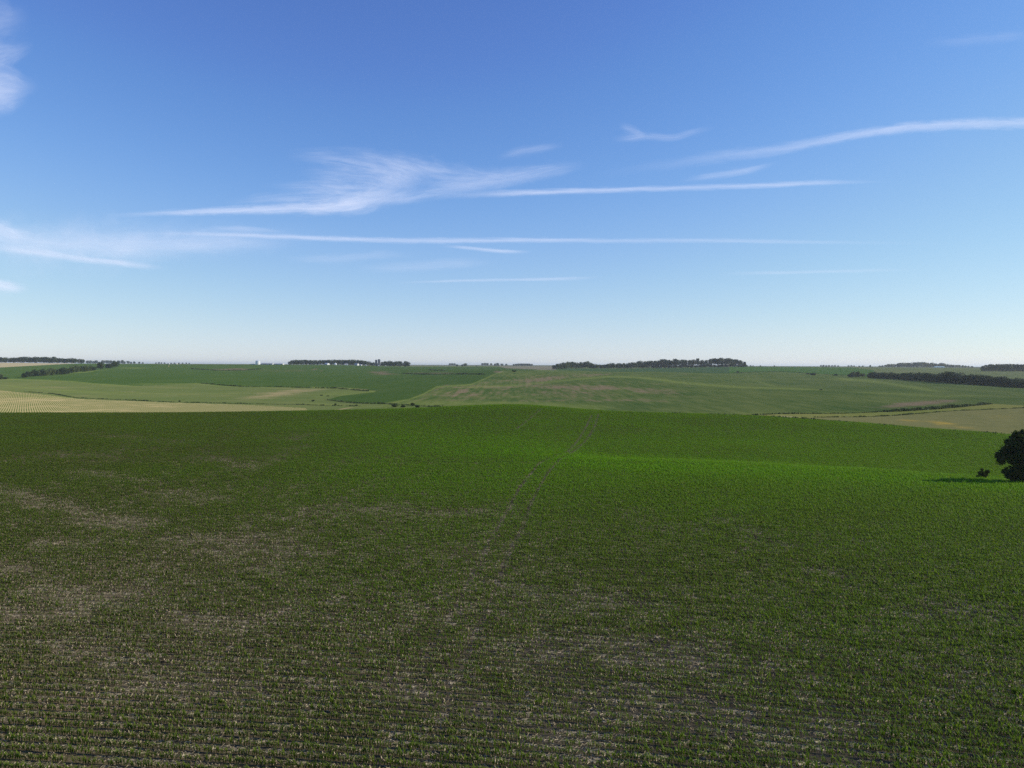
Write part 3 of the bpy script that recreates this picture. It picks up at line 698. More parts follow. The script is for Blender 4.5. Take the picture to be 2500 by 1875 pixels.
p = hit(3, 926, 300, 2000); place_shrub(BUSHPALE, 0, 1, p[1], px2m(13, p[1]), px2m(12, p[1]), 'pale green bush cut by the left edge of the picture')
p = hit(14, 926, 300, 2000); place_shrub(BUSH, 1, 14, p[1], px2m(5.5, p[1]), px2m(16, p[1]), 'low dark bush just right of the pale bush at left edge')

# farm grove around the buildings
row = []; x = 707.0
tp = topline([(704,6),(712,9.5),(717,11.5),(730,10.5),(742,11.5),(760,10.5),(790,11),(820,12),(840,12),(862,13),(880,12),(890,11),(900,10),(905,8)])
while x < 903:
    h = px2m(tp(x) + 1.0, 2040)
    row.append(place_tree(PALE if random.random() < .18 and x > 770 else ROUND, k, x, 2030 + random.uniform(0, 60), h, '', 'trees of the farm grove left of the silos', wide=random.uniform(1.0, 1.3))); x += random.uniform(6, 9); k += 1
label_row(row, 'dark grove tree behind the farm buildings, %s end')
row = []
for x, h in ((907,8),(912,9),(919,7),(933,10.5),(941,12.5),(950,13.5),(956,12.5),(963,11.5),(970,13),(977,13),(990,13.5),(995,12.5)):
    row.append(place_tree(ROUND, k, x, 1985 + random.uniform(0, 25), px2m(h, 2000), '', 'trees right of the silos', wide=1.05)); k += 1
label_row(row, 'rounded tree beside and right of the dark silos, %s end')

# far trees right of the farm
for x, Y, h, w, lab in ((1116,2300,5.2,1.2,'low dark tree left of the larger round tree on the far middle horizon'),(1129,2300,5.0,1.1,'small dark tree touching the larger round tree on middle horizon'),(1136,2310,7.5,1.2,'larger round dark tree alone on the far middle horizon'),
   (1164,2200,2.5,1.6,'tiny low tree on the crest between round trees and bluish ones')):
    place_tree(ROUND, k, x, Y, px2m(h, Y), lab, wide=w); k += 1
row = []
for x, h in ((1098,4),(1104,4.2),(1110,4),(1178,4.5),(1184,5),(1190,4.5),(1199,4.2),(1236,3.2)):
    row.append(place_tree(ROUND, k, x, 4300, px2m(h + 1.5, 4300), '', 'bluish far trees near the middle horizon', wide=1.2)); k += 1
label_row(row, 'bluish hazy far tree near the middle horizon, %s end')
for x, h, lab in ((1208,5,'left dark tree of the far clump by the pale harvested field'),(1214,6.5,'tallest middle tree of the far clump by the pale harvested field'),(1225,5,'right low tree of the far clump by the pale harvested field')):
    place_tree(ROUND, k, x, 3000, px2m(h + .5, 3000), lab, wide=1.3); k += 1
row = []; x = 1254.0
while x < 1302:
    row.append(place_tree(ROUND, k, x, 3300 + random.uniform(0, 60), px2m(topline([(1254,3),(1266,4.5),(1295,4.2),(1303,2.5)])(x) + 1.5, 3300), '', 'far trees on the ridge above the harvested field', wide=1.3)); x += 5.5; k += 1
label_row(row, 'low far tree on the ridge above the harvested field, %s end')

# right groves
row = []; x = 2147.0
tp = topline([(2145,3),(2160,4.5),(2168,7),(2185,7.5),(2200,10.5),(2215,10),(2235,11.5),(2252,12.5),(2265,10),(2277,11),(2288,7.5),(2296,10.5),(2306,9),(2318,6.5),(2345,5.5),(2375,3)])
while x < 2376:
    row.append(place_tree(ROUND, k, x, 2640 + random.uniform(0, 70), px2m(tp(x) + 1, 2650), '', 'trees of the distant grove at right', wide=random.uniform(1, 1.2) * max(1, 9 / px2m(tp(x) + 1, 2650)))); x += random.uniform(6, 8.5); k += 1
label_row(row, 'tree of the distant dark grove on the right horizon, %s end')
row = []; x = 2399.0
while x < 2560:
    row.append(place_tree(TALL, k, x, 1500 + random.uniform(0, 30), px2m(topline([(2398,13),(2412,17),(2440,17.5),(2470,18),(2500,17),(2560,17)])(x), 1510), '', 'tall trees at the right horizon edge', wide=random.uniform(1.0, 1.25))); x += random.uniform(7, 10); k += 1
    row.append(place_shrub(BUSH, k, x - 3, 1540, random.uniform(5, 7), 12, '', 'tall trees at the right horizon edge'))
tr_ = [o for o in row if o.type == 'EMPTY']; sh_ = [o for o in row if o.type != 'EMPTY']
label_row(tr_, 'tall open tree of the belt at the far right horizon, %s end')
for o in sh_: o['group'] = 'bushes beneath the right horizon belt'
label_row(sh_, 'dark bush beneath the tree belt at far right horizon, %s end')
row = []
for x, h in ((2004,3),(2010,3.5),(2017,3),(2024,3.3),(2031,3),(2038,3),(2046,2.6),(2071,2.8),(2078,3),(2085,2.6),(2097,2.2),(2106,2.2)):
    row.append(place_tree(ROUND, k, x, 3600, px2m(h + 1, 3600), '', 'tiny far trees on the right horizon', wide=1.4)); k += 1
label_row(row, 'tiny far tree on the horizon above the bright green field, %s end')
place_tree(ROUND, 3, 2124, 2500, px2m(5.5, 2500), 'single small tree standing alone on the horizon left of right grove', wide=1.0)
row = []
for x, h in ((1832,2.4),(1838,2.0),(1856,2.2),(1890,2.2)):
    row.append(place_tree(ROUND, k, x, 3000, px2m(h + 1, 3000), '', 'specks of trees right of the windbreak', wide=1.4)); k += 1
label_row(row, 'tiny far tree just right of the long windbreak, %s end')

# right hedgerow: dense dark belt
row = []; x = 2126.0
tp = topline([(2120,12),(2132,16),(2170,17),(2200,18),(2230,20),(2260,22),(2290,22),(2315,28),(2330,27),(2360,25),(2400,27),(2430,26),(2470,24),(2500,25),(2580,26)])
bp = topline([(2120,922.5),(2200,927),(2300,934),(2400,941),(2500,948),(2600,954)])
while x < 2585:
    p = hit(min(x, 2495), bp(min(x, 2495)), 400, 2000); Y = p[1]
    row.append(place_tree(ROUND, k, x, Y + random.uniform(0, 6), px2m(tp(x), Y) * random.uniform(.9, 1.08), '', 'trees of the dense right hedgerow', wide=random.uniform(1.0, 1.3), sink=.9)); x += random.uniform(8, 12); k += 1
label_row(row, 'dense dark tree in the long hedgerow at right, %s end')
front = []; x = 2124.0
while x < 2585:
    p = hit(min(x, 2495), bp(min(x, 2495)), 400, 2000); Y = p[1] - 4
    front.append(place_shrub(BUSH, k, x, Y, px2m(8, Y), px2m(15, Y), '', 'low bushes at the foot of the right hedgerow')); x += random.uniform(9, 13); k += 1
label_row(front, 'low dark bush at the foot of the right hedgerow, %s end')
for i, (x, h, w, lab) in enumerate(((2075,10,15,'left bush of the separate clump before the right hedgerow'),(2085,13,14,'second bush of the separate clump before the right hedgerow'),(2095,13.5,15,'third and tallest bush of the clump before the right hedgerow'),(2106,9,14,'right low bush of the separate clump before the right hedgerow'))):
    p = hit(x, 921, 400, 2000); place_shrub(BUSH, i, x, p[1], px2m(h, p[1]), px2m(w, p[1]) * 1.15, lab)
# lone bushes
for i, (x, v, h, w, lab, d0) in enumerate((
   (1983,916,6,17,'grey green rounded bush on the crest of the right green hill',700),(1971,914,3.5,10,'small low bush left of the rounded crest bush',700),(2040,917,4,11,'small dark bush between crest bush and hedgerow clump',700),
   (1255,909,5.5,11,'dark bush alone at the top edge of the central hill',800),(1801,910,4,7,'small dark bush on the fence line below the windbreak end',800),
   (963,994,7,17,'largest dark bush by the valley stream, left of the group',280),(985,994.5,6,14,'second dark bush of the group by the valley stream',280),(1008,991,7.5,13,'upper dark bush of the stream group near the pale hill edge',280),(1020,995,6,12,'right dark bush of the stream group beside the hill',280),
   (764,981,5,7,'small dark bush in the valley grass left of the streambed',280),(819,989,4,6,'small bush on the ditch right of the tan field',280),(785,966,2,9,'low dark shrub on the pale knoll in the valley',280),(799,967.5,2,9,'low flat shrub right of the one on the valley knoll',280),
   (438,981.5,4,6,'little bush on the ditch line above the stubble field',280),(870,991,3,8,'low brush beside the pale spoil by the stream',280),(1075,996.5,3.5,7,'tiny bush on the near edge below the central hill',255),(2005,952.5,2.2,7,'tiny dark shrub on the face of the right green hill',500),
   (470,901,2.5,7,'tiny dark shrub in the soybean field at left',800))):
    p = hit(x, v, d0, 2000); place_shrub(BUSH, i, x, p[1], px2m(h, p[1]), px2m(w, p[1]), lab)

# near tree at the right with its sapling
rs = np.random.default_rng(77)
def near_tree():
    Y = 108.0; base = at(2519, Y)
    root = empty('tree', base); tag(root, 'large dark broadleaf tree cut by the right edge beside the corn', 'tree')
    h = 8.0
    parts = [tube([(0, 0, -.5), (-.1, .1, 1.2), (-.15, 0, 3.2), (.1, .1, 6.2)], [.32, .26, .2, .06], 10)]
    lobes = []
    for c, q in (((0,0,6.6),1.25),((-1.5,.3,6.6),1.05),((-2.7,-.3,5.6),1.3),((-1.3,-1.2,5.6),1.5),((1.6,.2,6.3),1.5),((3.0,0,5.1),1.6),((-3.9,.2,4.1),1.25),((-4.9,.2,4.0),.6),((-4.6,-.2,3.3),.85),((-3.1,-1.0,3.6),1.1),((-2.2,-1.9,4.3),1.2),((0,-2.3,4.6),1.6),((2.2,-1.6,4.0),1.7),
                 ((0,2.2,4.8),1.8),((-2.4,1.8,4.6),1.4),((-2.3,-.8,2.2),1.3),((-2.6,.4,1.4),1.35),((-1.1,-1.7,1.9),1.5),((-.9,-1.5,.8),1.2),((-2.0,0,.7),1.1),((1.2,-1.6,2.2),1.6),((3.4,.4,2.9),1.7),((1.4,-1.2,.8),1.3),((3,-.5,1.1),1.4),((-4.2,-.6,1.9),.55),((-3.6,-.6,1.6),.6),((0,0,3.4),1.8),((-1.4,.3,6.9),.7),((-1.2,0,7.4),.45),((-1.2,0,7.4),.45),((-2.2,0,7.0),.75),((-3.3,.1,5.9),.8),((-3.0,0,6.6),.4),((-5.2,0,4.3),.3)):
        c = (c[0] * .97, c[1] * .62, c[2] * (1.07 if c[2] > 3 else 1.0)); lobes.append((c, (q, q * .62, q * .85)))
        st = Vector((-.1, 0, min(c[2] * .55, 3.4))); cv = Vector(c); mid = st.lerp(cv, .5) + Vector((0, 0, .15))
        parts.append(tube([tuple(st), tuple(mid), tuple(cv)], [.09, .06, .02], 5))
    tv, tf = join(parts); child('trunk', np_mesh('trunk', tv, tf, [M['bark']], True), root)
    sprays = []
    for c, q in list(lobes):
        for _ in range(5):
            d = rs.normal(size=3); d /= np.linalg.norm(d); e = q[0] * rs.uniform(.14, .30)
            sprays.append((tuple(np.array(c) + d * np.array(q) * rs.uniform(.9, 1.12)), (e * 1.3, e, e * .7)))
    lobes_all = lobes + sprays
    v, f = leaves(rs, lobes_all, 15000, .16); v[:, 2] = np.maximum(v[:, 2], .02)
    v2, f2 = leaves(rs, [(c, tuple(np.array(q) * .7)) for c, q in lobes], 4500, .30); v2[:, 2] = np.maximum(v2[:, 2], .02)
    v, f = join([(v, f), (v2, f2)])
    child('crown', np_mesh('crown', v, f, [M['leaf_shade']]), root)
near_tree()
def sapling():
    base = at(2404, 113.5)
    root = empty('sapling', base); tag(root, 'small dark multi-stemmed sapling standing left of the large tree', 'sapling')
    lobes, parts = [], []
    for c, q in (((-.15,0,1.0),.55),((.35,.1,.85),.5),((-.65,.1,.45),.34),((.75,0,1.25),.36),((-.1,0,1.65),.26),((-.45,-.2,1.1),.38),((.95,.1,1.4),.22),((.3,0,.5),.4),((-.95,0,.35),.2)):
        lobes.append((c, (q, q, q * .8)))
        parts.append(tube([(0, 0, -.2), (c[0] * .4, c[1] * .4, c[2] * .6), c], [.035, .025, .008], 5))
    tv, tf = join(parts); child('trunk', np_mesh('trunk', tv, tf, [M['bark']], True), root)
    v, f = leaves(rs, lobes, 2300, .10); child('crown', np_mesh('crown', v, f, [M['leaf_shade']]), root)
sapling()

# ------------------------------------------------------------------ farm buildings
M['white_wall'] = plain('white_wall', (.62,.62,.61), .6, .06, .3)
M['grey_roof'] = plain('grey_roof', (.30,.30,.31), .5, .1, .4)
M['white_roof'] = plain('white_roof', (.52,.53,.55), .45, .06, .4)
M['steel'] = plain('galvanised_steel', (.72,.73,.75), .35, .06, .6, .25)
M['silo_blue'] = plain('silo_blue', (.012,.015,.030), .5, .2, .4)
M['pole_wood'] = plain('pole_wood', (.33,.28,.23), .85, .2, 3)
M['door_dark'] = plain('door_dark', (.08,.08,.085), .6, .15, 2)
M['teal_roof'] = plain('teal_roof', (.36,.52,.55), .45, .08, .4)
M['yellow_post'] = plain('yellow_paint', (.62,.46,.22), .6, .1, 2)
M['glass'] = plain('window_glass', (.05,.06,.08), .1, .1, 1)
def box(x0, x1, y0, y1, z0, z1):
    v = np.array([(x0,y0,z0),(x1,y0,z0),(x1,y1,z0),(x0,y1,z0),(x0,y0,z1),(x1,y0,z1),(x1,y1,z1),(x0,y1,z1)], float)
    return v, np.array([(0,3,2,1),(4,5,6,7),(0,1,5,4),(1,2,6,5),(2,3,7,6),(3,0,4,7)])
def gable(root, L, Wd, hw, hr, wall, roof, doors=(), windows=()):
    """long side along x, gables facing +-x"""
    x, y = L / 2, Wd / 2
    v, f = box(-x, x, -y, y, -2, hw)
    gv = np.array([(-x,-y,hw),(-x,y,hw),(-x,0,hw+hr),(-x+.2,0,hw+hr-.05),(x,-y,hw),(x,y,hw),(x,0,hw+hr),(x-.2,0,hw+hr-.05)])
    gf = np.array([(0,1,2,3),(5,4,6,7)])
    child('wall', np_mesh('wall', *join([(v, f), (gv, gf)]), [M[wall]]), root)
    e, t = .4, .18; sl = hr / y
    rv = []
    for s in (-1, 1):
        rv += [(-x-e, s*(y+e), hw - sl*e), (x+e, s*(y+e), hw - sl*e), (x+e, 0, hw+hr), (-x-e, 0, hw+hr)]
    rv = np.array(rv); up = rv + [0, 0, t]; lo = rv + [0, 0, .02]
    allv_ = np.concatenate([up, lo]); fs = []
    for s in (0, 4):
        fs += [(s, s+1, s+2, s+3), (s+8, s+11, s+10, s+9), (s, s+8, s+9, s+1), (s+1, s+9, s+10, s+2), (s+3, s+2, s+10, s+11), (s, s+3, s+11, s+8)]
    child('roof', np_mesh('roof', allv_, np.array(fs), [M[roof]]), root)
    for dx, w_, h_ in doors:
        child('door', np_mesh('door', *box(dx - w_/2, dx + w_/2, -y - .06, -y - .01, 0, h_), [M['door_dark']]), root)
    for dx, z_, w_, h_ in windows:
        child('window', np_mesh('window', *box(dx - w_/2, dx + w_/2, -y - .06, -y - .01, z_, z_ + h_), [M['glass']]), root)
def building(name, label, px, Y, L, Wd, hw, hr, rz, wall='white_wall', roof='grey_roof', cat=None, lift=0.0, **kw):
    p = at(px, Y); p.z += lift
    r = empty(name, p, R(rz)); tag(r, label, cat or name); gable(r, L, Wd, hw, hr, wall, roof, **kw); return r
def drum(r, h, n=20, z0=-1.0):
    a = np.linspace(0, 2 * math.pi, n, endpoint=False); c = np.stack([np.cos(a) * r, np.sin(a) * r], -1)
    v = np.concatenate([np.c_[c, np.full(n, z0)], np.c_[c, np.full(n, h)]])
    f = np.array([(k, (k + 1) % n, n + (k + 1) % n, n + k) for k in range(n)])
    return v, f
def cone(r, z, hr, top, n=20):
    a = np.linspace(0, 2 * math.pi, n, endpoint=False)
    v = np.concatenate([np.stack([np.cos(a) * r, np.sin(a) * r, np.full(n, z)], -1), np.stack([np.cos(a) * top, np.sin(a) * top, np.full(n, z + hr)], -1)])
    f = np.array([(k, (k + 1) % n, n + (k + 1) % n, n + k) for k in range(n)])
    return v, f
def dome(r, z, hh, n=20, m=6):
    parts = []
    for i in range(m):
        a0, a1 = i / m * math.pi / 2, (i + 1) / m * math.pi / 2 * .995
        parts.append(cone(r * math.cos(a0), z + hh * math.sin(a0), hh * (math.sin(a1) - math.sin(a0)), r * math.cos(a1), n))
    return join(parts)
def ringed(r, h, n=24, step=.9):
    parts = [drum(r, h, n)]
    for z in np.arange(step, h, step * 3): parts.append(join([cone(r + .02, z, .06, r + .06, n), cone(r + .06, z + .06, .06, r + .02, n)]))
    return join(parts)
def bin_(label, px, Y, r, h, hr, name='grain_bin', lift=0.0):
    p = at(px, Y); p.z += lift
    o = empty(name, p); tag(o, label, 'grain bin')
    child('bin_wall', np_mesh('bin_wall', *ringed(r, h), [M['steel']], True), o)
    child('roof', np_mesh('roof', *join([cone(r + .15, h, hr, .5), cone(.5, h + hr, .5, .05)]), [M['steel']], True), o)
    child('door', np_mesh('door', *box(-.5, .5, -r - .12, -r + .1, .6, 2.2), [M['door_dark']]), o)
    return o
bin_('large white steel grain bin standing alone left of the farm grove', 629.5, 1930, 6.3, 10.0, 2.6, lift=-.3)
bin_('small white rounded grain bin between the farmhouse and the grove', 819, 1965, 3.4, 4.2, 2.0, lift=-.5)
def silo(label, px, Y, r, h):
    o = empty('silo', at(px, Y)); tag(o, label, 'silo')
    child('silo_wall', np_mesh('silo_wall', *ringed(r, h, 24, 1.4), [M['silo_blue']], True), o)
    child('dome', np_mesh('dome', *dome(r + .1, h, r * .45), [M['silo_blue']], True), o)
    child('ladder', np_mesh('ladder', *box(-.25, .25, -r - .5, -r - .05, 0, h), [M['steel']]), o)
silo('shorter dark blue silo on the left of the farm pair', 918.3, 1985, 2.9, 16.6)
silo('taller dark blue silo on the right of the farm pair', 925.3, 1980, 3.5, 18.0)
building('barn', 'white arched barn with pale roof at the left of farm', 798.5, 1950, 13, 9, 2.7, 2.5, -38, roof='white_roof', doors=((-3,3.4,3.2),(3.5,2,2.4)))
building('farmhouse', 'white house with grey roof and bright gable below the grove', 871, 1960, 10.5, 7.0, 3.4, 2.9, -30, roof='grey_roof', cat='house', doors=((0,1.2,2.1),), windows=((-3.5,1.2,1.2,1.4),(3.5,1.2,1.2,1.4)))
building('shed', 'low cream shed left of the white house', 845.5, 1955, 9, 6, 2.3, 1.4, 12, roof='white_roof', doors=((0,2.4,2),))
building('shed', 'small white shed just right of the white house', 881, 1950, 5, 4, 2.2, 1.1, -20, roof='white_roof', doors=((0,1.6,1.9),))
building('shed', 'tiny white shed between the house and the dark silos', 893.5, 1955, 4.2, 3, 1.8, .8, 0, roof='white_roof', doors=((0,1.2,1.6),))
building('shed', 'tiny pale hut at the left foot of the white barn', 786.5, 1950, 4, 3, 1.4, .6, 0, roof='grey_roof', doors=((0,1,1.2),))
building('shed', 'narrow white hut at the foot of the taller silo', 924.5, 1945, 2.4, 2.4, 2.1, .7, 0, roof='white_roof', doors=((0,.9,1.7),))
building('shed', 'little white hut right of the silos under the trees', 941, 1945, 2.4, 2.0, 1.5, .6, 0, roof='white_roof', doors=((0,.8,1.3),))
building('livestock_barn', 'long low grey roofed barn just right of the grain bin', 653, 2010, 32, 14, 2.4, 1.8, 2, roof='grey_roof', cat='barn', doors=((-8,3,2),(8,3,2)))
building('livestock_barn', 'long low pale barn next to the grove edge', 682, 2000, 24, 12, 2.5, 1.6, -2, roof='white_roof', cat='barn', doors=((-6,3,2),(7,3,2)))
building('farm_shed', 'left tiny white far shed above the soybean field', 411.5, 2350, 6, 5, 3.2, 1.2, 5, roof='white_roof', cat='shed', doors=((0,2,2),))
building('farm_shed', 'right tiny white far shed above the soybean field', 430.5, 2350, 5, 5, 2.9, 1.2, -5, roof='white_roof', cat='shed', doors=((0,2,2),))
building('long_shed', 'long low shed with teal roof before the distant right grove', 2292, 2560, 34, 14, 2.4, 1.8, 2, roof='teal_roof', cat='shed', doors=((-9,3.5,2.2),(6,3.5,2.2)))
for x_, w_, lab in ((617,7,'low rounded earth-covered shed left of the big grain bin'),(645,9,'low dark rounded shed right behind the big grain bin'),(674,7,'low dark rounded shed between the long barns')):
    p = at(x_, 1955); o = link(bpy.data.objects.new('quonset_shed', None)); o.location = p; tag(o, lab, 'shed')
    a = np.linspace(0, math.pi, 13); hl = 5.0; rr_ = w_ * 1.05
    v = np.concatenate([np.stack([np.cos(a) * rr_, np.full(13, s), np.sin(a) * rr_ * .30 - .2], -1) for s in (-hl, hl)])
    f = np.array([(i, i + 1, 14 + i, 13 + i) for i in range(12)])
    child('roof', np_mesh('roof', v, f, [M['silo_blue']], True), o)
    ev = np.concatenate([v[:13], [(0, -hl, -.2)]]); ef = np.array([(13, i + 1, i, i) for i in range(12)])[:, :3]
    child('end_wall', np_mesh('end_wall', ev, ef, [M['grey_roof']]), o)

# utility poles
def pole_mesh(h, arm):
    parts = [tube([(0, 0, -.5), (0, 0, h)], [.17, .12], 8)]
    return np_mesh('pole', *join(parts), [M['pole_wood']], True), np_mesh('crossarm', *box(-arm, arm, -.06, .06, h - .75, h - .6), [M['pole_wood']])
POLE, ARM = pole_mesh(10.0, 1.2)
def pole(px, Y, label, group, h=10.0):
    o = empty('utility_pole', at(px, Y)); tag(o, label, 'utility pole', group); o.scale = (1.15, 1.15, h / 10)
    child('pole', POLE, o); child('crossarm', ARM, o); return o
row = [pole(x, 1670, '', 'utility poles before the windbreak', 9.2) for x in (1403.5, 1462.5, 1521.5, 1581.6, 1642, 1704.5, 1767)]
label_row(row, 'wooden utility pole standing before the long windbreak, %s')
pole(195, 1900, 'pale utility pole at the right end of the left wood', 'utility poles by the left wood', 12)
pole(44, 1870, 'pale utility pole before the left wood on the tan field', 'utility poles by the left wood', 7)
pole(898.5, 1960, 'left wooden utility pole among the farm trees beside the silos', 'utility poles at the farm', 9)
pole(901.3, 1962, 'right wooden utility pole among the farm trees beside the silos', 'utility poles at the farm', 8.5)
row = [pole(x, 2600, '', 'faint utility poles on the right horizon', 9.5) for x in (1959, 2090, 2111, 2133)]
label_row(row, 'faint thin utility pole on the horizon above the green field, %s')
p = hit(412, 896, 600, 2200)
o = empty('marker_post', p); tag(o, 'small yellow tan marker standing in the soybean field at left', 'marker')
child('post', np_mesh('post', *tube([(0, 0, -.3), (0, 0, 4.6)], [.35, .3], 8), [M['yellow_post']], True), o)
child('panel', np_mesh('panel', *box(-1.9, 1.9, -.42, -.36, 2.9, 4.8), [M['yellow_post']]), o)

# ------------------------------------------------------------------ cirrus and contrails at their altitude
def cloud_mat():
    T = NT('cirrus')
    uv = T.n('UVMap').outputs[0]
    s = T.n('SeparateXYZ', {0: uv})
    al, soft = T.attr('alpha'), T.attr('soft')
    wp = T.n('TexNoise', {'Vector': T.n('Mapping', {0: uv, 3: (.8, .9, 1)}).outputs[0], 'Scale': 1.0, 'Detail': 3.0}).outputs['Color']
    uv = T.n('VectorMath', {0: uv, 1: T.n('VectorMath', {0: wp, 1: (.9, .55, 0)}, operation='MULTIPLY').outputs[0]}, operation='ADD').outputs[0]
    n1 = T.noise(T.n('Mapping', {0: uv, 3: (1.3, 1.5, 1)}).outputs[0], 1.0, 7, .66)
    n2 = T.noise(T.n('Mapping', {0: uv, 3: (1.6, 7.0, 1), 2: (0, 0, .10)}).outputs[0], 1.0, 4, .6)
    n3 = T.noise(T.n('Mapping', {0: uv, 3: (.7, 3.2, 1)}).outputs[0], 1.0, 5, .6)
    e = T.math('ABSOLUTE', T.math('ADD', s.outputs[1], T.math('MULTIPLY', T.math('SUBTRACT', n1, .5), 1.15)))
    e = T.math('POWER', T.math('SUBTRACT', 1.0, T.ramp(e, 0.0, 1.0)), 1.25)
    tex = T.math('ADD', T.math('MULTIPLY', T.ramp(n3, .28, .72), .6), T.math('MULTIPLY', T.ramp(n2, .25, .75), .4))
    tex = T.math('ADD', T.math('MULTIPLY', tex, soft), T.math('SUBTRACT', 1.0, soft))
    f = T.math('MULTIPLY', T.math('MULTIPLY', al, e), tex, clamp=True)
    tr = T.n('BsdfTranslucent', {'Color': (.98, .98, .98)}).outputs[0]
    return T.done(T.n('MixShader', {0: f, 1: T.n('BsdfTransparent').outputs[0], 2: tr}).outputs[0])
M['cirrus'] = cloud_mat()
ALT = [9000.0]
def ribbon(pts, hw, al, soft=.6):
    pts = np.array(pts, float); n = len(pts)
    hw = np.interp(np.linspace(0, 1, n), np.linspace(0, 1, len(np.atleast_1d(hw))), np.atleast_1d(hw))
    hw = hw * 1.15
    al = np.interp(np.linspace(0, 1, n), np.linspace(0, 1, len(np.atleast_1d(al))), np.atleast_1d(al))
    cs = np.r_[0, np.cumsum(np.hypot(*np.diff(pts, axis=0).T))]
    m = max(8, int(cs[-1] / 12)); q = np.linspace(0, cs[-1], m)
    P = pchip(cs, pts, q); w = np.interp(q, cs, hw); a = np.interp(q, cs, al)
    fade = np.clip(np.minimum(q, cs[-1] - q) / (cs[-1] * .24), 0, 1) ** 1.2 * .84
    a = a * fade
    d = np.gradient(P, axis=0); d /= np.linalg.norm(d, axis=1)[:, None]; nn = np.stack([-d[:, 1], d[:, 0]], -1)
    K = 9; t = np.linspace(-1, 1, K)
    G = P[:, None, :] + nn[:, None, :] * (t[None, :, None] * 1.5 * w[:, None, None])
    r = ray(G[..., 0], G[..., 1]); ALT[0] += 25.0
    s = (ALT[0] - CAMZ) / r[..., 2]
    v = r * s[..., None] + [0, 0, CAMZ]
    off = random.uniform(0, 50)
    uv = np.stack(np.broadcast_arrays(q[:, None] / 90 + off, t[None, :] * 1.0), -1)
    idx_ = np.arange(m * K).reshape(m, K)
    f = np.stack([idx_[:-1, :-1], idx_[1:, :-1], idx_[1:, 1:], idx_[:-1, 1:]], -1).reshape(-1, 4)
    return v.reshape(-1, 3), f, uv.reshape(-1, 2), np.repeat(a, K), np.full(m * K, soft)
def cloud(name, label, cat, ribs):
    V_, F_, U_, A_, S_, o = [], [], [], [], [], 0
    for rb in ribs:
        v, f, u, a, s = ribbon(*rb); V_.append(v); F_.append(f + o); U_.append(u); A_.append(a); S_.append(s); o += len(v)
    V_, F_, U_ = np.concatenate(V_), np.concatenate(F_), np.concatenate(U_)
    me = np_mesh(name, V_, F_, [M['cirrus']], True)
    lay = me.uv_layers.new(name='UVMap'); lay.data.foreach_set('uv', U_[F_.ravel()].astype(np.float32).ravel())
    for nm, arr in (('alpha', np.concatenate(A_)), ('soft', np.concatenate(S_))):
        at_ = me.attributes.new(nm, 'FLOAT', 'POINT'); at_.data.foreach_set('value', arr.astype(np.float32))
    return tag(link(bpy.data.objects.new(name, me)), label, cat)
cloud('cirrus_cloud', 'large feathery white cirrus cloud with fanned plume in the middle sky', 'cloud', [
  ([(250,527),(450,518),(650,511),(800,506),(880,494),(960,468),(1020,440),(1050,425)], [4,7,10,15,22,26,24,14], [.35,.6,.75,.8,.75,.6,.45,.3], .45),
  ([(690,378),(800,385),(920,402),(1010,425),(1060,440)], [10,20,28,30,16], [.12,.28,.4,.5,.25], .9),
  ([(720,420),(830,424),(940,435),(1030,442)], [12,22,26,18], [.15,.3,.45,.4], .9),
  ([(640,455),(760,455),(880,462),(980,460)], [8,16,24,24], [.1,.28,.42,.4], .9),
  ([(540,496),(680,484),(820,480),(920,478)], [8,13,18,22], [.12,.28,.4,.35], .9),
  ([(880,380),(960,395),(1060,418),(1200,430),(1320,418)], [8,22,26,18,10], [.1,.3,.35,.25,.15], .85),
  ([(1000,455),(1120,448),(1250,432),(1360,412),(1440,400)], [14,18,18,16,10], [.25,.28,.35,.35,.2], .8),
  ([(880,494),(980,485),(1080,468),(1200,452),(1320,432)], [10,14,14,12,8], [.4,.4,.3,.2,.1], .7)])
cloud('contrail', 'straight white contrail right of the feathery cirrus cloud', 'contrail', [([(1030,481),(1250,472),(1480,464),(1700,458),(1880,452),(2010,446),(2120,444),(2180,443)], [6,7,6,6,6,6,4,3], [.35,.65,.55,.4,.5,.65,.4,.2], .35)])
cloud('contrail', 'broad curved contrail rising to the right edge of the sky', 'contrail', [([(1430,428),(1600,406),(1760,382),(1880,368),(2000,346),(2120,324),(2240,309),(2350,303),(2440,301),(2600,296),(2900,286)], [10,12,13,12,10,11,12,12,12,14], [.08,.16,.22,.32,.42,.5,.55,.45,.5,.55], .35)])
cloud('contrail', 'short faint streak under the broad curved contrail', 'contrail', [([(1660,442),(1760,426),(1830,414),(1900,398)], [6,8,8,5], [.15,.3,.34,.16], .5)])
cloud('cirrus_cloud', 'small forked wisp high in the right middle sky', 'cloud', [([(1490,342),(1535,337),(1580,333),(1640,336),(1690,324),(1750,308)], [7,10,8,8,8,6], [.2,.34,.26,.3,.24,.12], .7), ([(1510,306),(1540,316),(1575,334)], [8,9,8], [.14,.28,.3], .7)])
cloud('cirrus_cloud', 'small faint slanting wisp above the feathery plume tip', 'cloud', [([(1210,384),(1275,370),(1320,362),(1380,354)], [8,10,10,7], [.12,.24,.22,.1], .6)])
cloud('contrail', 'long thin level contrail crossing the lower sky', 'contrail', [([(270,567),(430,570),(600,574),(760,581),(900,585),(1080,588),(1200,587),(1340,586),(1500,588),(1700,587),(1900,590),(2100,592),(2350,595)], [3,4,5,6,6,6,6,5,5,5,5,4,4], [.3,.6,.7,.6,.5,.5,.5,.5,.3,.3,.28,.2,.1], .4)])
cloud('contrail', 'short thin contrail just under the long level one', 'contrail', [([(1070,600),(1150,606),(1230,613),(1300,616)], [3,4,4.5,3.5], [.2,.45,.55,.4], .35)])
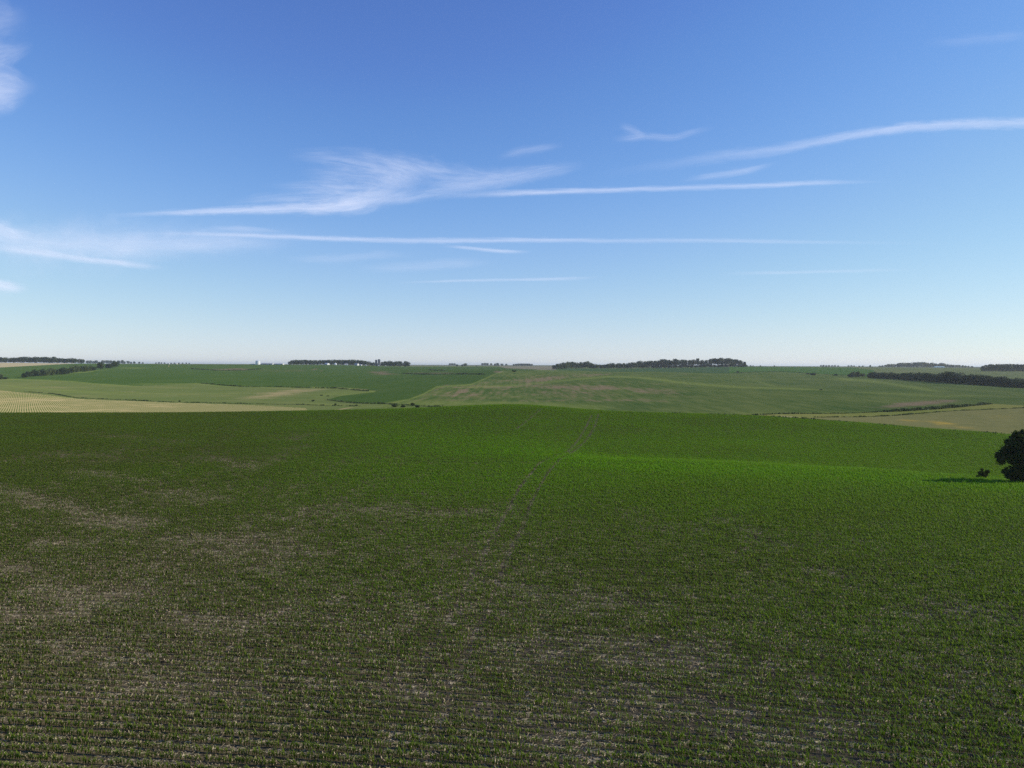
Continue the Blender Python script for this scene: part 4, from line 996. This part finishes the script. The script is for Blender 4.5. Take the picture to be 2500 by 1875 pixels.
cloud('cirrus_cloud', 'pale veil cloud with bright slanting lower edge at left', 'cloud', [
  ([(-60,602),(60,612),(170,628),(290,642),(360,650),(410,656)], [7,9,8,7,7,5], [.5,.5,.5,.65,.7,.4], .4),
  ([(-120,580),(40,588),(200,598),(330,610),(460,618)], [22,30,34,28,14], [.5,.42,.36,.3,.15], .55),
  ([(150,590),(300,592),(440,588),(580,578),(700,570)], [18,26,26,18,10], [.2,.28,.25,.2,.1], .6),
  ([(350,600),(480,602),(600,597),(720,590)], [14,18,14,9], [.15,.25,.2,.1], .6),
  ([(-150,600),(60,598),(260,596),(460,590),(660,582),(860,574)], [50,58,52,42,30,16], [.26,.28,.24,.18,.12,.05], .5),
  ([(-60,545),(0,560),(40,575),(70,580)], [22,20,15,8], [.6,.6,.45,.2], .5), ([(500,556),(600,559),(700,566)], [5,6,4], [.15,.25,.15], .5)])
cloud('cirrus_cloud', 'small bright cloud low at the left edge above the horizon', 'cloud', [([(-120,690),(-30,695),(30,702),(75,705)], [16,17,12,7], [.9,.95,.8,.4], .4)])
cloud('cirrus_cloud', 'soft white cloud at the top left corner', 'cloud', [
  ([(-160,200),(-60,215),(10,205),(60,212),(100,205)], [40,45,38,24,14], [.6,.65,.5,.35,.15], .55), ([(-100,250),(-20,245),(30,240),(70,235)], [36,38,30,14], [.5,.5,.35,.15], .6),
  ([(-120,130),(-30,140),(30,128),(85,105)], [40,40,24,12], [.4,.4,.28,.15], .6), ([(-120,40),(-30,50),(30,45),(70,20)], [60,60,40,18], [.3,.32,.2,.1], .6)])
cloud('contrail', 'hair-thin pale streak low in the middle sky', 'contrail', [([(950,691),(1100,686),(1250,683),(1390,680),(1480,676)], [3,3,3,4,3], [.15,.3,.3,.4,.2], .3)])
cloud('contrail', 'hair-thin faint streak low in the right sky', 'contrail', [([(1740,668),(1900,666),(2050,662),(2250,658)], [4,4,4,4], [.12,.22,.2,.1], .3)])
cloud('cirrus_cloud', 'very faint band of veil low in the left middle sky', 'cloud', [([(680,630),(820,632),(930,622),(1020,624)], [6,11,10,6], [.08,.2,.16,.08], .6)])
cloud('cirrus_cloud', 'very faint band of veil low in the middle sky above the hair-thin streak', 'cloud', [([(850,655),(1000,652),(1120,643),(1220,640)], [8,12,12,8], [.08,.2,.2,.08], .6)])
cloud('cirrus_cloud', 'faint thin wisp near the top right corner', 'cloud', [([(2240,105),(2350,100),(2440,90),(2540,84)], [10,12,12,12], [.03,.09,.12,.1], .5)])

# ------------------------------------------------------------------ haze
zlo = float(ZG.min()) - 1.0
zhi = 75.0
hv, hf = box(-31000, 31000, -31000, 31000, zlo, zhi)
T = NT('haze_air')
vol = T.n('VolumePrincipled', {'Color': (.86, .92, 1.0, 1), 'Density': 6.0e-5, 'Anisotropy': .25})
T.t.links.new(vol.outputs[0], T.out.inputs['Volume'])
hz = link(bpy.data.objects.new('haze', np_mesh('haze', hv, hf, [T.m]))); tag(hz, 'pale summer haze in the air over the fields', 'haze', kind='stuff')
print('terrain z', zlo, ZG.max())
